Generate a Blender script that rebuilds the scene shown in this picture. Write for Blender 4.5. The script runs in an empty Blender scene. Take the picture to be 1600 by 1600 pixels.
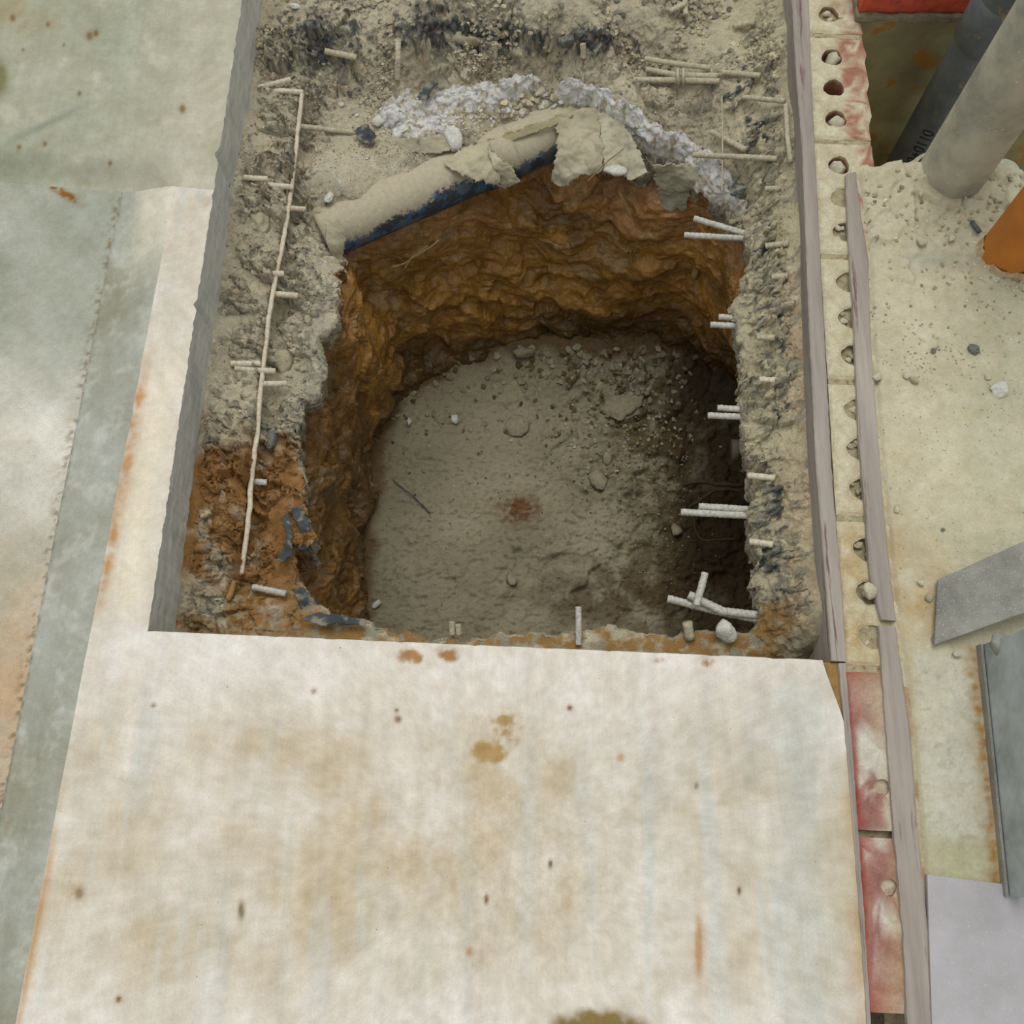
import bpy, bmesh, math, random
import numpy as np
from mathutils import Vector, Matrix

# ------------------------------------------------------------------ camera, sky, sun, exposure
scene = bpy.context.scene
COL = scene.collection
FPX, CAMH, TH = 1600.0, 1.6, math.radians(18.3)
cam = bpy.data.cameras.new('camera')
cam.sensor_width = 36.0
cam.lens = 36.0 * FPX / 1600.0
cam.clip_start = 0.02
camo = bpy.data.objects.new('camera', cam)
camo.location = (0, 0, CAMH)
camo.rotation_euler = (TH, 0, 0)
COL.objects.link(camo)
scene.camera = camo

world = bpy.data.worlds.new('sky'); scene.world = world
world.use_nodes = True
bg = world.node_tree.nodes['Background']
bg.inputs['Color'].default_value = (0.965, 1.0, 0.965, 1)
bg.inputs['Strength'].default_value = 0.56

sun = bpy.data.lights.new('daylight', 'SUN')
sun.energy = 1.50
sun.angle = math.radians(38)
sun.color = (1.0, 0.98, 0.94)
suno = bpy.data.objects.new('daylight', sun)
suno.rotation_euler = Vector((0.04, -0.34, -1.0)).to_track_quat('-Z', 'Y').to_euler()
COL.objects.link(suno)

vs = scene.view_settings
vs.view_transform = 'Standard'; vs.look = 'None'; vs.gamma = 1.0
vs.use_curve_mapping = False
vs.exposure = 0.0

# ------------------------------------------------------------------ helpers: photo geometry
CT, ST = math.cos(TH), math.sin(TH)
def P(px, py, z=0.0):
    u = (px - 800.0) / FPX; v = (800.0 - py) / FPX
    dy = v * CT + ST; dz = v * ST - CT
    k = (CAMH - z) / -dz
    return np.array((u * k, dy * k, z))
def proj(X, Y, Z):
    zz = Z - CAMH
    yc = Y * CT + zz * ST
    zc = -(-Y * ST + zz * CT)
    return 800 + FPX * X / zc, 800 - FPX * yc / zc
def lin(c):
    c = np.asarray(c, float) / 255.0
    return np.where(c <= 0.04045, c / 12.92, ((c + 0.055) / 1.055) ** 2.4)
def sst(a, b, x):
    t = np.clip((x - a) / (b - a), 0, 1)
    return t * t * (3 - 2 * t)
def mixc(c, d, w):
    w = np.clip(w, 0, 1)[..., None]
    return c * (1 - w) + np.asarray(d) * w

# ------------------------------------------------------------------ helpers: noise
_rng = np.random.RandomState(7)
PERM = _rng.permutation(4096)
_ang = _rng.rand(4096) * 2 * math.pi
G2 = np.stack((np.cos(_ang), np.sin(_ang)), 1)
_g3 = _rng.normal(size=(4096, 3)); G3 = _g3 / np.linalg.norm(_g3, axis=1)[:, None]
R1 = _rng.rand(4096); R2 = _rng.rand(4096); R3 = _rng.rand(4096)
def h2(i, j, s=0): return PERM[(PERM[(i + s * 131) & 4095] + j) & 4095]
def perlin2(x, y, s=0):
    i = np.floor(x).astype(int); j = np.floor(y).astype(int)
    fx = x - i; fy = y - j
    ux = fx * fx * fx * (fx * (fx * 6 - 15) + 10); uy = fy * fy * fy * (fy * (fy * 6 - 15) + 10)
    def g(a, b):
        q = G2[h2(i + a, j + b, s)]
        return q[..., 0] * (fx - a) + q[..., 1] * (fy - b)
    n0 = g(0, 0) * (1 - ux) + g(1, 0) * ux
    n1 = g(0, 1) * (1 - ux) + g(1, 1) * ux
    return (n0 * (1 - uy) + n1 * uy) * 1.5
def fbm(x, y, f=1.0, o=4, s=0, gain=0.5):
    a = 1.0; t = 0.0; n = 0.0
    for k in range(o):
        t = t + a * perlin2(x * f + 17.3 * k, y * f - 9.1 * k, s + k); n += a
        a *= gain; f *= 2.03
    return t / n * 1.4
def ridged(x, y, f=1.0, o=3, s=0):
    a = 1.0; t = 0.0; n = 0.0
    for k in range(o):
        t = t + a * (1 - np.abs(perlin2(x * f + 5.3 * k, y * f + 3.7 * k, s + k)) * 2); n += a
        a *= 0.5; f *= 2.1
    return t / n
def worley(x, y, s=0):
    i = np.floor(x).astype(int); j = np.floor(y).astype(int)
    f1 = np.full(x.shape, 9.0); f2 = np.full(x.shape, 9.0); idd = np.zeros(x.shape, int)
    dx1 = np.zeros(x.shape); dy1 = np.zeros(x.shape)
    for a in (-1, 0, 1):
        for b in (-1, 0, 1):
            h = h2(i + a, j + b, s)
            cx = i + a + R1[h]; cy = j + b + R2[h]
            dx = x - cx; dy = y - cy
            d = np.hypot(dx, dy)
            nw = d < f1
            f2 = np.where(nw, f1, np.minimum(f2, d))
            idd = np.where(nw, h, idd); dx1 = np.where(nw, dx, dx1); dy1 = np.where(nw, dy, dy1)
            f1 = np.where(nw, d, f1)
    return f1, f2, idd, dx1, dy1
def chips(x, y, f, s=0, tilt=1.2):
    f1, f2, h, dx, dy = worley(x * f, y * f, s)
    return (R3[h] - 0.5) + tilt * ((R1[(h * 7 + 3) & 4095] - 0.5) * dx + (R2[(h * 5 + 1) & 4095] - 0.5) * dy), f2 - f1, h
def perlin3(x, y, z, s=0):
    i = np.floor(x).astype(int); j = np.floor(y).astype(int); k = np.floor(z).astype(int)
    fx = x - i; fy = y - j; fz = z - k
    fade = lambda t: t * t * t * (t * (t * 6 - 15) + 10)
    ux, uy, uz = fade(fx), fade(fy), fade(fz)
    def g(a, b, c):
        q = G3[PERM[(h2(i + a, j + b, s) + k + c) & 4095]]
        return q[..., 0] * (fx - a) + q[..., 1] * (fy - b) + q[..., 2] * (fz - c)
    l = lambda a, b, t: a + (b - a) * t
    return l(l(l(g(0,0,0), g(1,0,0), ux), l(g(0,1,0), g(1,1,0), ux), uy),
             l(l(g(0,0,1), g(1,0,1), ux), l(g(0,1,1), g(1,1,1), ux), uy), uz) * 1.4
def fbm3(x, y, z, f=1.0, o=4, s=0, gain=0.5):
    a = 1.0; t = 0.0; n = 0.0
    for k in range(o):
        t = t + a * perlin3(x * f + 7.7 * k, y * f - 3.1 * k, z * f + 1.9 * k, s + k); n += a
        a *= gain; f *= 2.05
    return t / n * 1.4
def rbf(pts):
    """thin-plate surface through (x, y, value) control points"""
    p = np.array(pts, float); n = len(p)
    def k(r): return np.where(r > 1e-9, r * r * np.log(np.maximum(r, 1e-9)), 0.0)
    K = k(np.hypot(p[:, None, 0] - p[None, :, 0], p[:, None, 1] - p[None, :, 1])) + np.eye(n) * 2e-4
    Q = np.c_[np.ones(n), p[:, :2]]
    A = np.zeros((n + 3, n + 3)); A[:n, :n] = K; A[:n, n:] = Q; A[n:, :n] = Q.T
    w = np.linalg.solve(A, np.r_[p[:, 2], 0, 0, 0])
    def f(x, y):
        x = np.asarray(x, float); y = np.asarray(y, float)
        t = w[n] + w[n + 1] * x + w[n + 2] * y
        for m in range(n):
            t = t + w[m] * k(np.hypot(x - p[m, 0], y - p[m, 1]))
        return t
    return f
def sdist(x, y, poly):
    """signed distance to a closed polygon, positive inside"""
    poly = np.asarray(poly)[:, :2]
    best = np.full(x.shape, 1e9); ins = np.zeros(x.shape, bool)
    n = len(poly)
    for m in range(n):
        ax, ay = poly[m]; bx, by = poly[(m + 1) % n]
        ex, ey = bx - ax, by - ay
        t = np.clip(((x - ax) * ex + (y - ay) * ey) / (ex * ex + ey * ey + 1e-12), 0, 1)
        best = np.minimum(best, np.hypot(x - ax - t * ex, y - ay - t * ey))
        c = (ay > y) != (by > y)
        xi = ax + (y - ay) * ex / (ey if abs(ey) > 1e-12 else 1e-12)
        ins ^= c & (x < xi)
    return np.where(ins, best, -best)

# ------------------------------------------------------------------ helpers: meshes
def tag(o, label=None, cat=None, group=None, kind=None):
    if label: o['label'] = label
    if cat: o['category'] = cat
    if group: o['group'] = group
    if kind: o['kind'] = kind
    return o
def link(name, me, mat=None, parent=None):
    o = bpy.data.objects.new(name, me); COL.objects.link(o)
    if mat is not None and me is not None: me.materials.append(mat)
    if parent is not None: o.parent = parent
    return o
def empty(name, loc=(0, 0, 0), rz=0.0):
    o = bpy.data.objects.new(name, None); COL.objects.link(o)
    o.empty_display_size = 0.02
    o.location = loc; o.rotation_euler = (0, 0, rz)
    return o
def npmesh(name, V, F, col=None, smooth=True):
    V = np.ascontiguousarray(V, dtype=np.float32); F = np.ascontiguousarray(F, dtype=np.int32)
    me = bpy.data.meshes.new(name)
    nf, k = F.shape
    me.vertices.add(len(V)); me.vertices.foreach_set('co', V.ravel())
    me.loops.add(nf * k); me.loops.foreach_set('vertex_index', F.ravel())
    me.polygons.add(nf)
    me.polygons.foreach_set('loop_start', np.arange(0, nf * k, k, dtype=np.int32))
    me.polygons.foreach_set('loop_total', np.full(nf, k, dtype=np.int32))
    me.polygons.foreach_set('use_smooth', np.full(nf, smooth, dtype=bool))
    me.update(calc_edges=True)
    if col is not None:
        a = me.color_attributes.new('Col', 'FLOAT_COLOR', 'POINT')
        c4 = np.ones((len(V), 4), np.float32); c4[:, :3] = np.clip(col, 0.004, 0.95)
        a.data.foreach_set('color', c4.ravel())
    return me
def gridfaces(nr, nc, wrap=False):
    r = np.arange(nr - 1)[:, None]; c = np.arange(nc if wrap else nc - 1)[None, :]
    c1 = (c + 1) % nc
    a = r * nc + c; b = r * nc + c1; d = (r + 1) * nc + c; e = (r + 1) * nc + c1
    return np.stack((a, b, e, d), -1).reshape(-1, 4)
def compact(V, F, col=None):
    used = np.zeros(len(V), bool); used[F.ravel()] = True
    m = np.cumsum(used) - 1
    return V[used], m[F], (None if col is None else col[used])
def from_bm(name, bm, smooth=False):
    me = bpy.data.meshes.new(name)
    bmesh.ops.recalc_face_normals(bm, faces=bm.faces)
    bm.to_mesh(me); bm.free()
    if smooth: me.polygons.foreach_set('use_smooth', np.full(len(me.polygons), True, dtype=bool))
    return me

# ------------------------------------------------------------------ materials
def nt(name):
    m = bpy.data.materials.new(name); m.use_nodes = True
    t = m.node_tree; b = t.nodes['Principled BSDF']
    return m, t, b
def noise_node(t, scale, detail=6, rough=0.6, coord='Object', stretch=None):
    tc = t.nodes.new('ShaderNodeTexCoord')
    n = t.nodes.new('ShaderNodeTexNoise'); n.inputs['Scale'].default_value = scale
    n.inputs['Detail'].default_value = detail; n.inputs['Roughness'].default_value = rough
    src = tc.outputs[coord]
    if stretch:
        mp = t.nodes.new('ShaderNodeMapping'); mp.inputs['Scale'].default_value = stretch
        t.links.new(src, mp.inputs['Vector']); src = mp.outputs['Vector']
    t.links.new(src, n.inputs['Vector'])
    return n
def ramp(t, src, stops):
    r = t.nodes.new('ShaderNodeValToRGB')
    e = r.color_ramp.elements
    while len(e) < len(stops): e.new(0.5)
    for el, (p, c) in zip(e, stops):
        el.position = p; el.color = (*c, 1) if len(c) == 3 else c
    t.links.new(src, r.inputs['Fac'])
    return r
def L(*c): return tuple(float(v) for v in lin(c))
def bump(t, b, src, strength, dist):
    n = t.nodes.new('ShaderNodeBump'); n.inputs['Strength'].default_value = strength
    n.inputs['Distance'].default_value = dist
    t.links.new(src, n.inputs['Height'])
    if b.inputs['Normal'].is_linked:
        t.links.new(b.inputs['Normal'].links[0].from_socket, n.inputs['Normal'])
    t.links.new(n.outputs['Normal'], b.inputs['Normal'])
    return n
def painted(name, rough=0.9, var=0.25, fscale=420, bumps=((260, 0.6, 0.003), (900, 0.4, 0.0012)), spec=0.25, rough_var=0.0, speck=None, mottle=()):
    """surface whose mineral colour comes from the Col attribute, with fine procedural grain"""
    m, t, b = nt(name)
    a = t.nodes.new('ShaderNodeAttribute'); a.attribute_name = 'Col'
    n = noise_node(t, fscale, 5, 0.65)
    r = ramp(t, n.outputs['Fac'], [(0.25, (1 - var,) * 3), (0.75, (1 + var,) * 3)])
    mx = t.nodes.new('ShaderNodeMix'); mx.data_type = 'RGBA'; mx.blend_type = 'MULTIPLY'
    mx.inputs[0].default_value = 1.0
    t.links.new(a.outputs['Color'], mx.inputs[6]); t.links.new(r.outputs['Color'], mx.inputs[7])
    out = mx.outputs[2]
    for (sc, lo_, hi_, stv) in mottle:
        mn = noise_node(t, sc, 10, 0.72, stretch=stv)
        mr = ramp(t, mn.outputs['Fac'], [(0.32, lo_), (0.66, hi_)])
        m3 = t.nodes.new('ShaderNodeMix'); m3.data_type = 'RGBA'; m3.blend_type = 'MULTIPLY'; m3.inputs[0].default_value = 1.0
        t.links.new(out, m3.inputs[6]); t.links.new(mr.outputs['Color'], m3.inputs[7])
        out = m3.outputs[2]
    if speck:
        for (sc, thr, c) in speck:
            sn = noise_node(t, sc, 2, 0.5)
            sr = ramp(t, sn.outputs['Fac'], [(thr, (0, 0, 0)), (thr + 0.03, (1, 1, 1))])
            m2 = t.nodes.new('ShaderNodeMix'); m2.data_type = 'RGBA'
            t.links.new(sr.outputs['Color'], m2.inputs[0]); t.links.new(out, m2.inputs[6])
            m2.inputs[7].default_value = (*c, 1)
            out = m2.outputs[2]
    t.links.new(out, b.inputs['Base Color'])
    b.inputs['Roughness'].default_value = rough
    b.inputs['Specular IOR Level'].default_value = spec
    if rough_var:
        rn = noise_node(t, 22, 4, 0.6)
        rr = ramp(t, rn.outputs['Fac'], [(0.35, (rough - rough_var,) * 3), (0.65, (min(1, rough + rough_var),) * 3)])
        t.links.new(rr.outputs['Color'], b.inputs['Roughness'])
    for sc, st, di in bumps:
        bump(t, b, noise_node(t, sc, 4, 0.6).outputs['Fac'], st, di)
    return m
def mottled(name, c1, c2, scale=60, rough=0.85, c3=None, scale3=200, thr3=0.6, bumps=((300, 0.5, 0.002),), metal=0.0, spec=0.3, stretch=None, lo=0.35, hi=0.65):
    m, t, b = nt(name)
    n = noise_node(t, scale, 6, 0.65, stretch=stretch)
    r = ramp(t, n.outputs['Fac'], [(lo, c1), (hi, c2)])
    out = r.outputs['Color']
    if c3:
        n3 = noise_node(t, scale3, 4, 0.6, stretch=stretch)
        r3 = ramp(t, n3.outputs['Fac'], [(thr3, (0, 0, 0)), (thr3 + 0.06, (1, 1, 1))])
        mx = t.nodes.new('ShaderNodeMix'); mx.data_type = 'RGBA'
        t.links.new(r3.outputs['Color'], mx.inputs[0]); t.links.new(out, mx.inputs[6]); mx.inputs[7].default_value = (*c3, 1)
        out = mx.outputs[2]
    t.links.new(out, b.inputs['Base Color'])
    b.inputs['Roughness'].default_value = rough; b.inputs['Metallic'].default_value = metal
    b.inputs['Specular IOR Level'].default_value = spec
    for sc, st, di in bumps:
        bump(t, b, noise_node(t, sc, 4, 0.6, stretch=stretch).outputs['Fac'], st, di)
    return m

M = {}
MOT = ((14, (0.90, 0.87, 0.81), (1.13, 1.13, 1.14), None), (55, (0.93, 0.91, 0.88), (1.09, 1.09, 1.09), None), (30, (0.94, 0.94, 0.93), (1.07, 1.07, 1.07), (1.0, 0.06, 1.0)))
M['slab'] = painted('worn_concrete', 0.8, 0.08, 320, ((140, 0.25, 0.0012), (700, 0.3, 0.0007)), mottle=MOT, speck=((150, 0.755, L(150, 120, 84)),))
M['floor'] = painted('grainy_concrete', 0.9, 0.16, 500, ((300, 0.5, 0.002), (900, 0.4, 0.001)), mottle=MOT[:2], speck=((600, 0.72, L(100, 94, 78)),))
M['sawn'] = painted('sawn_concrete', 0.75, 0.10, 300, ((400, 0.3, 0.001),))
M['rubble'] = painted('broken_concrete', 0.92, 0.20, 380, ((180, 0.7, 0.004), (520, 0.7, 0.0025), (1300, 0.5, 0.001)), mottle=((45, (0.80, 0.79, 0.77), (1.10, 1.09, 1.06), None),))
M['clay'] = painted('wet_clay', 0.34, 0.34, 160, ((60, 0.5, 0.007), (220, 0.5, 0.003), (600, 0.4, 0.0012)), spec=0.6, rough_var=0.14, mottle=((22, (0.66, 0.62, 0.55), (1.25, 1.22, 1.15), None),))
M['pitfloor'] = painted('pit_dust', 0.93, 0.16, 260, ((150, 0.6, 0.004), (480, 0.7, 0.0025), (1100, 0.4, 0.001)))
M['dust'] = painted('dusty_floor', 0.93, 0.10, 240, ((160, 0.5, 0.002), (600, 0.5, 0.0012)), mottle=((16, (0.86, 0.83, 0.76), (1.05, 1.05, 1.05), None), (70, (0.90, 0.88, 0.84), (1.06, 1.06, 1.06), None)), speck=((520, 0.745, L(120, 110, 84)),))
M['lime'] = painted('white_crumb', 0.95, 0.14, 300, ((200, 0.8, 0.004), (600, 0.8, 0.003), (1500, 0.6, 0.0012)))
M['rebar'] = mottled('dusty_rebar', L(222, 212, 194), L(190, 176, 152), 140, 0.8, L(120, 96, 74), 260, 0.66, ((700, 0.4, 0.0008),))
M['rebar_grey'] = mottled('grey_rebar', L(206, 204, 194), L(164, 162, 152), 160, 0.75, L(100, 92, 82), 260, 0.66, ((700, 0.4, 0.0008),))
M['rebar_dust'] = mottled('mud_rebar', L(198, 190, 164), L(160, 152, 130), 140, 0.9, L(90, 92, 88), 260, 0.68, ((500, 0.6, 0.0012),))
M['sheet'] = painted('dusty_sheet', 0.85, 0.12, 300, ((200, 0.4, 0.0015),))
M['stone'] = mottled('dusty_stone', L(182, 172, 145), L(150, 142, 120), 90, 0.92, L(120, 118, 108), 180, 0.64, ((250, 0.7, 0.003), (800, 0.5, 0.001)))
M['stone_pale'] = mottled('pale_stone', L(206, 200, 178), L(182, 174, 150), 90, 0.92, None, 1, 1, ((250, 0.7, 0.003), (800, 0.5, 0.001)))
M['stone_dark'] = mottled('blue_grey_stone', L(92, 98, 98), L(140, 138, 124), 110, 0.85, L(60, 66, 70), 160, 0.6, ((250, 0.7, 0.003),))
M['white'] = mottled('white_foam', L(228, 228, 222), L(206, 204, 192), 120, 0.95, None, 1, 1, ((180, 0.9, 0.004), (500, 0.8, 0.002)))
M['tar'] = mottled('tar_membrane', L(62, 68, 76), L(98, 102, 104), 60, 0.7, L(150, 144, 126), 140, 0.62, ((160, 0.6, 0.002),))

M['root'] = mottled('pale_root', L(176, 150, 106), L(140, 108, 66), 80, 0.8)

# ================================================================== THE SETTING
def line_x(a, b):
    (x0, y0, _), (x1, y1, _) = a, b
    return lambda Y: x0 + (x1 - x0) * (Y - y0) / (y1 - y0)
xcut = line_x(P(378, 0), P(231, 985))
FL = -0.03
xbl = line_x(P(170, 403, FL), P(54, 996, FL))
xbr = line_x(P(229, 527), P(24, 1600))
_a, _b = P(0, 285, FL), P(190, 300, FL)
def yfil(X): return _a[1] + (_b[1] - _a[1]) * (X - _a[0]) / (_b[0] - _a[0])
_c, _d = P(235, 986), P(1285, 1031)
def yfront(X): return _c[1] + (_d[1] - _c[1]) * (X - _c[0]) / (_d[0] - _c[0])

def gauss(px, py, cx, cy, rx, ry=None, ang=0.0):
    ry = ry or rx
    c, s = math.cos(ang), math.sin(ang)
    dx, dy = px - cx, py - cy
    a = (dx * c + dy * s) / rx; b = (-dx * s + dy * c) / ry
    return np.exp(-(a * a + b * b))

def slab_colour(X, Y, Z):
    px, py = proj(X, Y, Z)
    n1 = fbm(X, Y, 3.2, 5, 11); n2 = fbm(X, Y, 9.0, 5, 21); n3 = fbm(X, Y, 40.0, 4, 31)
    st = fbm(X, Y * 0.10, 22.0, 4, 41)            # long streaks towards the hole
    c = np.broadcast_to(lin((214, 209, 203)), X.shape + (3,)).copy()
    c = mixc(c, lin((200, 192, 176)), 0.55 + 0.9 * n1 + 0.35 * n2)
    c = mixc(c, lin((182, 164, 132)), sst(0.0, 0.8, n1 * 0.6 + n2 * 0.7 + 0.15) * 0.45)
    c = mixc(c, lin((196, 198, 194)), sst(0.1, 0.6, st + 0.2 * n2) * 0.75)
    c = mixc(c, lin((172, 172, 166)), sst(0.15, 0.7, fbm(X, Y * 0.25, 12, 4, 51)) * 0.45 * sst(900, 1150, px))
    # pale sweep along the cut edge and towards the bottom
    c = mixc(c, lin((222, 218, 215)), 0.75 * sst(1230, 1010, py) * sst(960, 1000, py) + 0.5 * sst(1420, 1600, py))
    # broad tan field
    c = mixc(c, lin((186, 166, 132)), (gauss(px, py, 420, 1320, 260, 170) + 0.8 * gauss(px, py, 760, 1300, 150, 260)) * (0.30 + 0.5 * n2))
    # mud smears
    sm = gauss(px, py, 790, 1150, 40, 24, -0.7) * (0.6 + 0.9 * np.abs(fbm(X + 0.03 * n2, Y, 28, 3, 66))) + gauss(px, py, 745, 1168, 14, 9) + gauss(px, py, 790, 1125, 22, 8) + 0.6 * gauss(px, py, 770, 1185, 26, 14)
    c = mixc(c, lin((168, 142, 96)), sst(0.25, 0.8, sm * (0.8 + 1.1 * n3 + 0.5 * n2)))
    sm = gauss(px, py, 700, 1022, 22, 14) + gauss(px, py, 640, 1025, 26, 16) + gauss(px, py, 1105, 1035, 18, 10) + gauss(px, py, 1030, 1030, 14, 8)
    c = mixc(c, lin((160, 122, 84)), sst(0.3, 0.8, sm * (0.8 + 0.9 * n3)))
    sm = gauss(px, py, 935, 1605, 75, 30)
    c = mixc(c, lin((128, 110, 66)), sst(0.2, 0.7, sm * (1 + 0.5 * n3)))
    # brown edge line on the right and rust line on the left
    rx = px - (1330 + (py - 1180) * 0.055)
    c = mixc(c, lin((176, 146, 100)), np.exp(-(rx / 16) ** 2) * sst(1100, 1180, py) * (0.55 + 0.8 * n2))
    c = mixc(c, lin((186, 190, 186)), np.exp(-((px - 1240 - (py - 1100) * .06) / 45) ** 2) * sst(1030, 1100, py) * 0.6)
    dl = X - xbr(Y)
    c = mixc(c, lin((176, 128, 74)), np.exp(-((dl - 0.008) / 0.011) ** 2) * sst(520, 620, py) * sst(985, 900, py) * (0.75 + 0.8 * n3))
    c = mixc(c, lin((222, 212, 192)), np.exp(-((dl - 0.045) / 0.03) ** 2) * sst(500, 600, py) * sst(985, 930, py) * 0.7)
    c = mixc(c, lin((184, 140, 92)), np.exp(-((dl - 0.004) / 0.005) ** 2) * sst(1180, 1280, py) * (0.5 + 0.8 * n2))
    c = mixc(c, lin((176, 170, 158)), sst(0.2, 0.7, n2 + n3 * .6) * sst(500, 380, py) * 0.5)
    # drip streaks and isolated specks
    for (x, y, rx_, ry_, col, w) in ((1092, 1480, 6, 50, (172, 130, 84), .8), (1155, 1392, 3, 6, (110, 84, 60), 1), (760, 1405, 3, 7, (120, 92, 60), 1),
            (377, 1423, 5, 14, (128, 116, 92), 1), (124, 1396, 7, 9, (140, 116, 86), .9), (185, 1561, 4, 5, (130, 84, 40), 1), (890, 1106, 4, 4, (130, 84, 50), 1),
            (622, 1124, 5, 5, (130, 94, 66), .9), (860, 1350, 3, 6, (110, 92, 62), 1), (490, 1080, 4, 4, (150, 124, 96), .9), (733, 1488, 5, 7, (176, 132, 90), .8),
            (240, 1102, 4, 3, (140, 120, 84), .9), (620, 1110, 3, 3, (110, 80, 60), .9), (970, 1184, 6, 6, (172, 140, 96), .8), (1088, 1228, 3, 5, (120, 110, 90), .8)):
        c = mixc(c, lin(col), np.clip(gauss(px, py, x, y, rx_, ry_) * 1.4, 0, 1) * w)
    c = c * (1 + 0.05 * fbm(X, Y * 0.4, 50, 4, 61) + 0.04 * n3)[..., None]
    return c

def xright(Y):
    """right limit of the slab: runs beside the grey strip, corner cut away at the hole"""
    base = line_x(P(1331, 1180), P(1357, 1600))(Y)
    d = _d[1] - Y
    return np.where(d > -9, np.minimum(base, _d[0] + 0.030 * sst(-0.03, 0.13, d) - 0.030 * sst(-0.03, 0.13, 0.0)), base)

# front slab and the strip beside the cut, one L-shaped casting
nr, nc = 190, 400
v = np.linspace(0, 1, nr)[:, None]; u = np.linspace(0, 1, nc)[None, :]
Y0 = -0.36
yy = Y0 + v * (0.30 - Y0) + 0 * u
X = xbr(yy) * (1 - u) + xright(yy) * u
Y = Y0 + v * (yfront(X) - Y0)
X = xbr(Y) * (1 - u) + xright(Y) * u
Y = Y0 + v * (yfront(X) - Y0)
# small chips bitten out of the sawn edge
edge = (yfront(X) - Y)
Y = np.where(v > 0.999, Y - 0.0024 * np.clip(fbm(X, X * 0, 30, 3, 5), 0, 1), Y)
Z = 0.0012 * fbm(X, Y, 8, 3, 3)
pxs, pys = proj(X, Y, Z)
Z = Z - 0.006 * np.clip(gauss(pxs, pys, 700, 1016, 14, 10) + gauss(pxs, pys, 1105, 1031, 15, 6), 0, 1)
V = [np.stack((X, Y, Z), -1).reshape(-1, 3)]; F = [gridfaces(nr, nc)]; C = [slab_colour(X, Y, Z).reshape(-1, 3)]
off = nr * nc
# sawn end under the front edge
depth = np.array([0, -0.03, -0.07, -0.12, -0.2])[:, None]
Xe = np.repeat(X[-1:, :], 5, 0); Ye = np.repeat(Y[-1:, :], 5, 0); Ze = Z[-1:, :] + depth
V.append(np.stack((Xe, Ye, Ze), -1).reshape(-1, 3)); F.append(gridfaces(5, nc) + off); C.append(np.broadcast_to(lin((150, 148, 140)), (5 * nc, 3)).copy())
off += 5 * nc
Xe = np.repeat(X[:, -1:], 5, 1).T; Ye = np.repeat(Y[:, -1:], 5, 1).T; Ze = Z[:, -1:].T + depth
V.append(np.stack((Xe, Ye, Ze), -1).reshape(-1, 3)); F.append(gridfaces(5, nr) + off); C.append(np.broadcast_to(lin((140, 132, 110)), (5 * nr, 3)).copy())
off += 5 * nr
nr2, nc2 = 330, 46
v = np.linspace(0, 1, nr2)[:, None]; u = np.linspace(0, 1, nc2)[None, :]
Yb = 0.33 + v * (1.155 - 0.33) + 0 * u
X = xbr(Yb) * (1 - u) + (xcut(Yb) + 0.0025 * fbm(Yb, Yb * 0, 45, 3, 9) - 0.005 * gauss(Yb, Yb * 0, P(0, 475)[1], 0, 0.006, 1)) * u
Y = yfront(X) + v * (yfil(X) - yfront(X))
Z = 0.0012 * fbm(X, Y, 8, 3, 3)
V.append(np.stack((X, Y, Z), -1).reshape(-1, 3)); F.append(gridfaces(nr2, nc2) + off); C.append(slab_colour(X, Y, Z).reshape(-1, 3))
slab = link('concrete_slab', npmesh('concrete_slab', np.concatenate(V), np.concatenate(F), np.concatenate(C)), M['slab'])
tag(slab, 'large pale concrete slab with tan stains in front of the pit', 'slab', kind='structure')
strip_edge_x = X[:, -1].copy(); strip_edge_y = Y[:, -1].copy()

# raised concrete at the top left, rolling down to the lower floor
def upper_colour(X, Y, Z):
    px, py = proj(X, Y, Z)
    n1 = fbm(X, Y, 3.0, 5, 71); n2 = fbm(X, Y, 11, 5, 72); n3 = fbm(X, Y, 60, 3, 73)
    c = np.broadcast_to(lin((168, 168, 152)), X.shape + (3,)).copy()
    c = mixc(c, lin((150, 156, 138)), 0.45 + 0.8 * n1 - 0.25 * sst(100, 330, px))
    c = mixc(c, lin((182, 178, 162)), sst(120, 330, px) * 0.7 + n2 * 0.3)
    c = mixc(c, lin((152, 138, 104)), gauss(px, py, 30, 10, 90, 40) * (0.55 + n2))
    c = mixc(c, lin((120, 118, 84)), np.clip(1.6 * gauss(px, py, -4, 122, 16, 26), 0, 1))
    c = mixc(c, lin((126, 134, 120)), np.clip(gauss(px, py, 70, 195, 70, 6, -0.45) * 1.1, 0, 1) * 0.7)
    c = mixc(c, lin((196, 196, 182)), sst(0.25, 0.6, n2) * 0.4)
    for (x, y, r) in ((20, 28, 4), (75, 38, 3), (140, 56, 5), (172, 255, 3), (70, 225, 3), (30, 230, 3), (150, 52, 4), (124, 146, 3), (36, 78, 2), (100, 70, 2), (285, 170, 5)):
        c = mixc(c, lin((120, 96, 56)), np.clip(gauss(px, py, x, y, r, r * 1.3) * 1.4, 0, 1) * 0.9)
    return c
nr, nc = 230, 240
v = np.linspace(0, 1, nr)[:, None]; u = np.linspace(0, 1, nc)[None, :]
Yb = 1.12 + v * (1.95 - 1.12) + 0 * u
Xr = xcut(Yb) + 0.003 * fbm(Yb, Yb * 0, 35, 3, 9) - 0.008 * np.exp(-((Yb - P(0, 240)[1]) / 0.012) ** 2)
X = -1.30 * (1 - u) + Xr * u
Y = yfil(X) + v * (1.95 - yfil(X))
X = -1.30 * (1 - u) + (xcut(Y) + 0.003 * fbm(Y, Y * 0, 35, 3, 9) - 0.008 * np.exp(-((Y - P(0, 240)[1]) / 0.010) ** 2)) * u
Y = yfil(X) + v * (1.95 - yfil(X))
fade = sst(-0.60, -0.70, X)
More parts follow.
